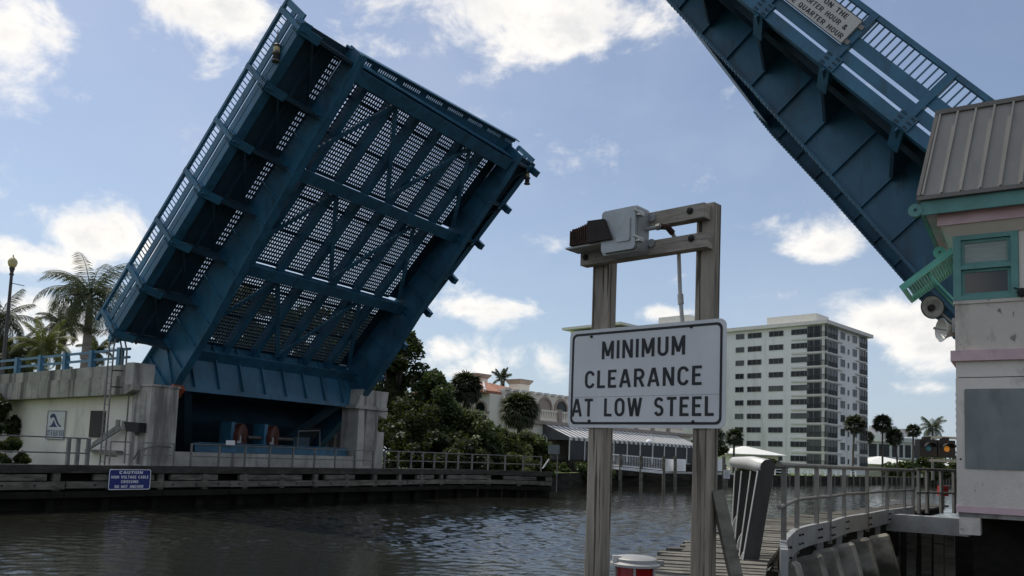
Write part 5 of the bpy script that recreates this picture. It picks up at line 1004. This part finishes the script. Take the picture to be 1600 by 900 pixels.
def tree(name, label, cat, base, h, cr, n, m, size, grp=None, trunk=True, clumps=26, squash=.85, low=.35, lean=(0, 0), wide=1.0):
    base = np.array(base, float); t = thing(name, label, cat, base, grp); cs_, rs_ = [], []
    top = base + V(lean[0], lean[1], h)
    for k in range(clumps):
        f_ = low + (1 - low) * rng.random(); ang = rng.random() * 2 * math.pi; prof = math.sin(math.pi * min(1, max(.1, (f_ - low) / (1 - low) * .8 + .2))) ** .6; rr = cr * prof * rng.random() ** .4 * wide * (.8 + .4 * rng.random())
        cs_.append(base + V(lean[0] * f_ + rr * math.cos(ang), lean[1] * f_ + rr * math.sin(ang), h * f_ - cr * .12)); rs_.append(cr * (.13 + .24 * rng.random()))
    if trunk:
        tb = MB(); fork = base + V(lean[0] * .3, lean[1] * .3, h * low * .85); tb.tube([base - z * .3, base + (fork - base) * .5 + V(.06, -.05, 0) * h * .3, fork], [h * .035, h * .028, h * .024], 8); part('trunk', tb, 'bark', t, smooth=True)
        for k in range(min(7, clumps)): e = cs_[k]; part('limb', MB().tube([fork, (fork + e) / 2 + V(0, 0, h * .04), e], [h * .016, h * .010, h * .003], 5), 'bark', t, smooth=True)
    P = leaves(n, cs_, rs_, size, squash); me = leafmesh('crown', P, m, base); o = bpy.data.objects.new('crown', me); link(o, t, base); return t
G = 1.3
# trees beyond the far fender, left to right
def at(px, D, zz=G): p_ = pt(px, 730, D); return V(p_[0], D, zz)
tree('broadleaf_tree', 'tall dark tree rising behind the far concrete column', 'tree', at(612, 64), 11.3, 3.3, 11000, 'leaf_dark', .19, 'trees beyond the far fender', clumps=60, low=.2)
tree('broadleaf_tree', 'dark tree close behind the raised leaf left of the tall dark tree', 'tree', at(575, 68), 11.0, 3.4, 6000, 'leaf_dark', .2, 'trees beyond the far fender', clumps=26, low=.2)
tree('broadleaf_tree', 'rounded green tree between the tall dark tree and the fan palm', 'tree', at(668, 62), 7.4, 2.6, 9000, 'leaf_mid', .17, 'trees beyond the far fender', clumps=46, low=.1)
specs = [(640, 59, 5.6, 2.6, 'leaf_dark', 'dark low bush beside the far concrete column'), (697, 61, 5.6, 2.6, 'leaf_mid', 'mid green sea grape bush under the fan palm'), (735, 60.5, 4.7, 2.6, 'leaf_olive', 'olive bush with pale leaf clusters in the middle of the thicket'),
         (762, 62, 4.1, 1.9, 'leaf_mid', 'green bush below the left arched windows'), (792, 63.5, 3.5, 1.9, 'leaf_olive', 'pale olive bush below the right fan palm'), (824, 66, 3.6, 1.9, 'leaf_olive', 'olive bush beside the dark awning end'), (840, 67, 2.0, 1.6, 'leaf_bright', 'bright green low shrub behind the fender tip railing'), (800, 62, 1.6, 1.5, 'leaf_bright', 'bright low shrub at the foot of the thicket'), (715, 58.5, 2.4, 2.0, 'leaf_dark', 'dark undergrowth bush behind the fender railing'), (760, 60, 2.2, 1.8, 'leaf_dark', 'second dark undergrowth bush further right along the railing'), (675, 57, 2.8, 2.0, 'leaf_dark', 'dark undergrowth bush nearest the far column')]
for px, D, h_, cr, m_, lab in specs: tree('sea_grape_bush', lab, 'bush', at(px, D, 1.1), h_, cr, 5200, m_, .15, 'bushes behind the far fender', trunk=True, clumps=44, low=.1, squash=.95)
# hedge in front of the restaurant
for px, D, lab in ((885, 76, 'low hedge bush left of the left sign post'), (915, 78, 'low hedge bush directly behind the left sign post'), (938, 79, 'low hedge bush trailing to the dock ramp')): tree('hedge_bush', lab, 'bush', at(px, D, .2), 2.3, 1.8, 3600, 'leaf_mid', .13, 'hedge by the restaurant', trunk=False, clumps=12, low=.2)
# left bank
for px, D, h_, cr, m_, lab in ((-24, 40, 3.7, 1.8, 'leaf_dark', 'dark bush hugging the left end of the white pier wall'), (14, 37.5, 1.7, .8, 'leaf_dark', 'small dark bush at the foot of the white pier wall'), (-60, 42, 4.5, 2.6, 'leaf_mid', 'green bush at the far left edge below the approach')): tree('shore_bush', lab, 'bush', at(px, D, 1.0), h_, cr, 5000, m_, .12, 'bushes by the pier wall', clumps=20, low=.1)
for px, D, h_, cr, m_, lab in ((222, 52, 7.4, 2.1, 'leaf_olive', 'leafy tree peeking between the approach parapet and the leaf tail'), (250, 50, 7.2, 2.0, 'leaf_mid', 'leafy tree behind the tail of the raised leaf'), (45, 80, 8.2, 3.5, 'leaf_dark', 'dark tree filling the gap below the left palms'), (-30, 78, 9, 3.5, 'leaf_dark', 'dark tree at the left edge behind the street lamp'), (345, 70, 13.0, 4.6, 'leaf_olive', 'olive tree seen through the lower gratings of the leaf'), (400, 78, 12.6, 5, 'leaf_olive', 'tree seen through the middle of the lower gratings'), (470, 80, 12.2, 5.2, 'leaf_olive', 'tree seen through the right part of the lower gratings'), (535, 78, 11.6, 4.6, 'leaf_mid', 'tree behind the right end of the leaf')):
    tree('background_tree', lab, 'tree', at(px, D), h_ * D / 60, cr, 7000, m_, .24, 'trees behind the bridge approach', clumps=24, low=.25)
for px, D, h_, cr, m_, lab in ((1100, 128, 5.2, 4, 'leaf_dark', 'dark tree behind the right sign post beside the apartments'), (1072, 122, 5.6, 4, 'leaf_dark', 'dark tree showing under the sign above the striped awning'), (1180, 128, 1.6, 2.4, 'leaf_dark', 'clipped shrub in front of the white bungalow'), (1205, 130, 2.2, 2.6, 'leaf_dark', 'rounded hedge at the corner of the white bungalow'), (1425, 185, 3.6, 6, 'leaf_mid', 'wide shrub in front of the right bungalow'), (1455, 175, 4.6, 4.5, 'leaf_olive', 'olive shrub under the boat signal'), (1485, 172, 4.0, 4.5, 'leaf_olive', 'olive shrub beside the tower corner'), (1360, 200, 2.2, 4, 'leaf_dark', 'dark hedge at the right foot of the apartments')):
    tree('garden_shrub', lab, 'bush', at(px, D), h_, cr, 1500, m_, .42, 'garden shrubs across the water', trunk=False, clumps=14, low=.2)
# far wood line
c_, r_ = [], []
for k in range(130): x = rng.uniform(-420, 420); c_.append((x, 430 + rng.uniform(-20, 60), 3 + rng.random() * 6)); r_.append(5 + 5 * rng.random())
me = leafmesh('far_woodland', leaves(9000, c_, r_, 1.3, .7), 'leaf_dark', (0, 0, 0)); o = bpy.data.objects.new('far_woodland', me); link(o, None, (0, 0, 0)); o['kind'] = 'stuff'; o['label'] = 'distant dark tree line along the horizon'
# palms
def frond_mesh(L_, droop, m, n=34, leaf=.55, seed=0):
    rs2 = np.random.default_rng(seed); pts = []; ang = R_(38); x = y = 0.0
    for k in range(13): pts.append(V(x, 0, y)); st = L_ / 12; x += st * math.cos(ang); y += st * math.sin(ang); ang -= droop / 12 * (1 + k * .06)
    mb = MB(); mb.tube(pts, [.035 * (1 - k / 13) + .006 for k in range(13)], 4)
    for k in range(n):
        f_ = .12 + .88 * k / n; i = min(11, int(f_ * 12)); c = pts[i] + (pts[i + 1] - pts[i]) * (f_ * 12 - i); d = pts[i + 1] - pts[i]; d /= np.linalg.norm(d); ll = leaf * (math.sin(math.pi * (f_ * .86 + .1)) ** .5) * rs2.uniform(.85, 1.15)
        for s in (-1, 1):
            out = V(0, s, 0) * .85 + d * .55 + V(0, 0, -.45 - rs2.random() * .3); out /= np.linalg.norm(out); tip = c + out * ll + V(0, 0, -ll * .25); midp = c + out * ll * .5; wv = d * .032
            mb.add([c - wv * .6, c + wv * .6, midp + wv, tip, midp - wv], [(0, 1, 2, 4), (4, 2, 3)])
    me = bpy.data.meshes.new('frond'); me.from_pydata([list(v) for v in mb.v], [], mb.f); me.materials.append(MATS[m]); return me
FM = {}
def feather_palm(label, base, h, L_, n, m, grp, lean=(0, 0), r0=.22, dro=(.7, 2.6), leaf=.55):
    base = np.array(base, float); t = thing('feather_palm', label, 'palm tree', base, grp); top = base + V(lean[0], lean[1], h)
    part('trunk', MB().tube([base - z * .2, base + V(lean[0] * .15, lean[1] * .15, h * .3), base + V(lean[0] * .5, lean[1] * .5, h * .7), top], [r0 * 1.25, r0, r0 * .8, r0 * .6], 10), 'palm_trunk', t, smooth=True)
    part('crownshaft', MB().tube([top - z * .1, top + z * L_ * .12], [r0 * .7, r0 * .3], 8), m, t, smooth=True)
    for k in range(n):
        f_ = k / n; key = (m, round(L_, 1), int(f_ * 5)); 
        if key not in FM: FM[key] = frond_mesh(L_, dro[0] + (dro[1] - dro[0]) * (int(f_ * 5) / 4), m, leaf=leaf, seed=len(FM))
        o = piece('frond', FM[key], t, top + z * L_ * (.06 - .05 * f_)); o.rotation_euler = (rng.normal() * .12, R_(-40 + 92 * f_) + rng.normal() * .1, k * 2.399963 + rng.normal() * .15)
def fan_mesh(m, rr=.7, seed=0):
    rs2 = np.random.default_rng(seed); mb = MB(); mb.tube([V(0, 0, 0), V(rr * .5, 0, .05), V(rr, 0, 0)], .018, 4); c = V(rr, 0, 0)
    for k in range(17):
        t_ = R_(-125 + 250 * k / 16); d = V(math.cos(t_), math.sin(t_), .12 * math.cos(t_ * 2)); ll = rr * (1.0 - .18 * abs(t_) / 2.2) * rs2.uniform(.9, 1.1); sd_ = V(-math.sin(t_), math.cos(t_), 0) * rr * .10; m_ = c + d * ll * .62; tip = c + d * ll * rs2.uniform(.9, 1.15) + V(0, 0, -ll * rs2.uniform(.2, .6))
        mb.add([c, m_ + sd_, tip, m_ - sd_], [(0, 1, 2, 3)])
    me = bpy.data.meshes.new('fan_leaf'); me.from_pydata([list(v) for v in mb.v], [], mb.f); me.materials.append(MATS[m]); return me
def fan_palm(label, base, h, cr, n, m, grp, lean=(0, 0), r0=.17):
    base = np.array(base, float); t = thing('fan_palm', label, 'palm tree', base, grp); top = base + V(lean[0], lean[1], h)
    part('trunk', MB().tube([base - z * .2, base + V(lean[0] * .3, lean[1] * .3, h * .5), top], [r0 * 1.2, r0, r0 * .95], 8), 'bark', t, smooth=True)
    for k in range(n):
        key = ('fan', m, round(cr, 1), k % 3)
        if key not in FM: FM[key] = fan_mesh(m, cr * .55, k)
        f_ = k / n; o = piece('fan_leaf', FM[key], t, top); o.rotation_euler = (rng.normal() * .3, R_(-75 + 125 * f_) + rng.normal() * .12, k * 2.399963 + rng.normal() * .2)
def palm_by_px(fn, label, px, pycrown, D, *args, base_z=G, **k):
    c = pt(px, pycrown, D); return fn(label, (c[0] - k.get('lean', (0, 0))[0], D, base_z), c[2] - base_z, *args, **k)
palm_by_px(feather_palm, 'tall dark feather palm standing just left of the raised leaf', 141, 470, 58, 4.3, 34, 'frond_green', 'palms on the left bank', r0=.36, leaf=1.0, dro=(1.1, 3.0))
palm_by_px(feather_palm, 'feather palm behind the street lamp at the left edge', -2, 505, 64, 3.2, 24, 'frond_dark', 'palms on the left bank', r0=.25, leaf=.75)
palm_by_px(feather_palm, 'yellow green sunlit palm between the lamp and the tall palm', 68, 545, 62, 2.7, 24, 'frond_yellow', 'palms on the left bank', r0=.22, leaf=.6)
palm_by_px(feather_palm, 'dark palm close beside the tall palm, partly behind it', 96, 512, 70, 2.6, 20, 'frond_dark', 'palms on the left bank', r0=.25, leaf=.6)
palm_by_px(feather_palm, 'low dark palm under the lamp at the left edge', 18, 560, 66, 2.6, 20, 'frond_dark', 'palms on the left bank', r0=.2, leaf=.6)
palm_by_px(feather_palm, 'short palm tuft behind the approach railing below the tall palm', 150, 552, 72, 1.9, 16, 'frond_green', 'palms on the left bank', r0=.2, leaf=.5)
palm_by_px(fan_palm, 'bushy fan palm against the red tiled roof', 728, 608, 70, 1.55, 90, 'frond_dark', 'fan palms in front of the restaurant')
palm_by_px(fan_palm, 'bushy fan palm in front of the restaurant arches', 812, 643, 72, 1.8, 90, 'frond_green', 'fan palms in front of the restaurant')
palm_by_px(feather_palm, 'small palm tip showing over the tiled roof between the turrets', 784, 592, 104, 1.6, 12, 'frond_dark', None, dro=(.4, 1.2), leaf=.5)
for px, py, D, cr, lab in ((1335, 664, 158, 1.9, 'fan palm in front of the apartment block right corner'), (1379, 663, 176, 2.0, 'tallest fan palm right of the apartments'), (1397, 683, 178, 1.9, 'fan palm right beside the tallest one, a little lower'), (1427, 674, 185, 1.6, 'slim fan palm left of the coconut palm'), (1354, 684, 215, 1.8, 'fan palm half hidden by the apartment corner')):
    palm_by_px(fan_palm, lab, px, py, D, cr * 1.12, 46, 'frond_dark', 'fan palms across the water', r0=.2, lean=(rng.normal() * .5, 0))
palm_by_px(feather_palm, 'coconut palm above the boat signal', 1457, 670, 150, 2.9, 18, 'frond_green', None, dro=(.6, 2.0), leaf=.9)
palm_by_px(fan_palm, 'low fan palm at the left foot of the apartments', 1147, 684, 126, 1.6, 34, 'frond_dark', None)
palm_by_px(fan_palm, 'low dark fan palm behind the right sign post', 1118, 684, 122, 1.7, 30, 'frond_dark', None)
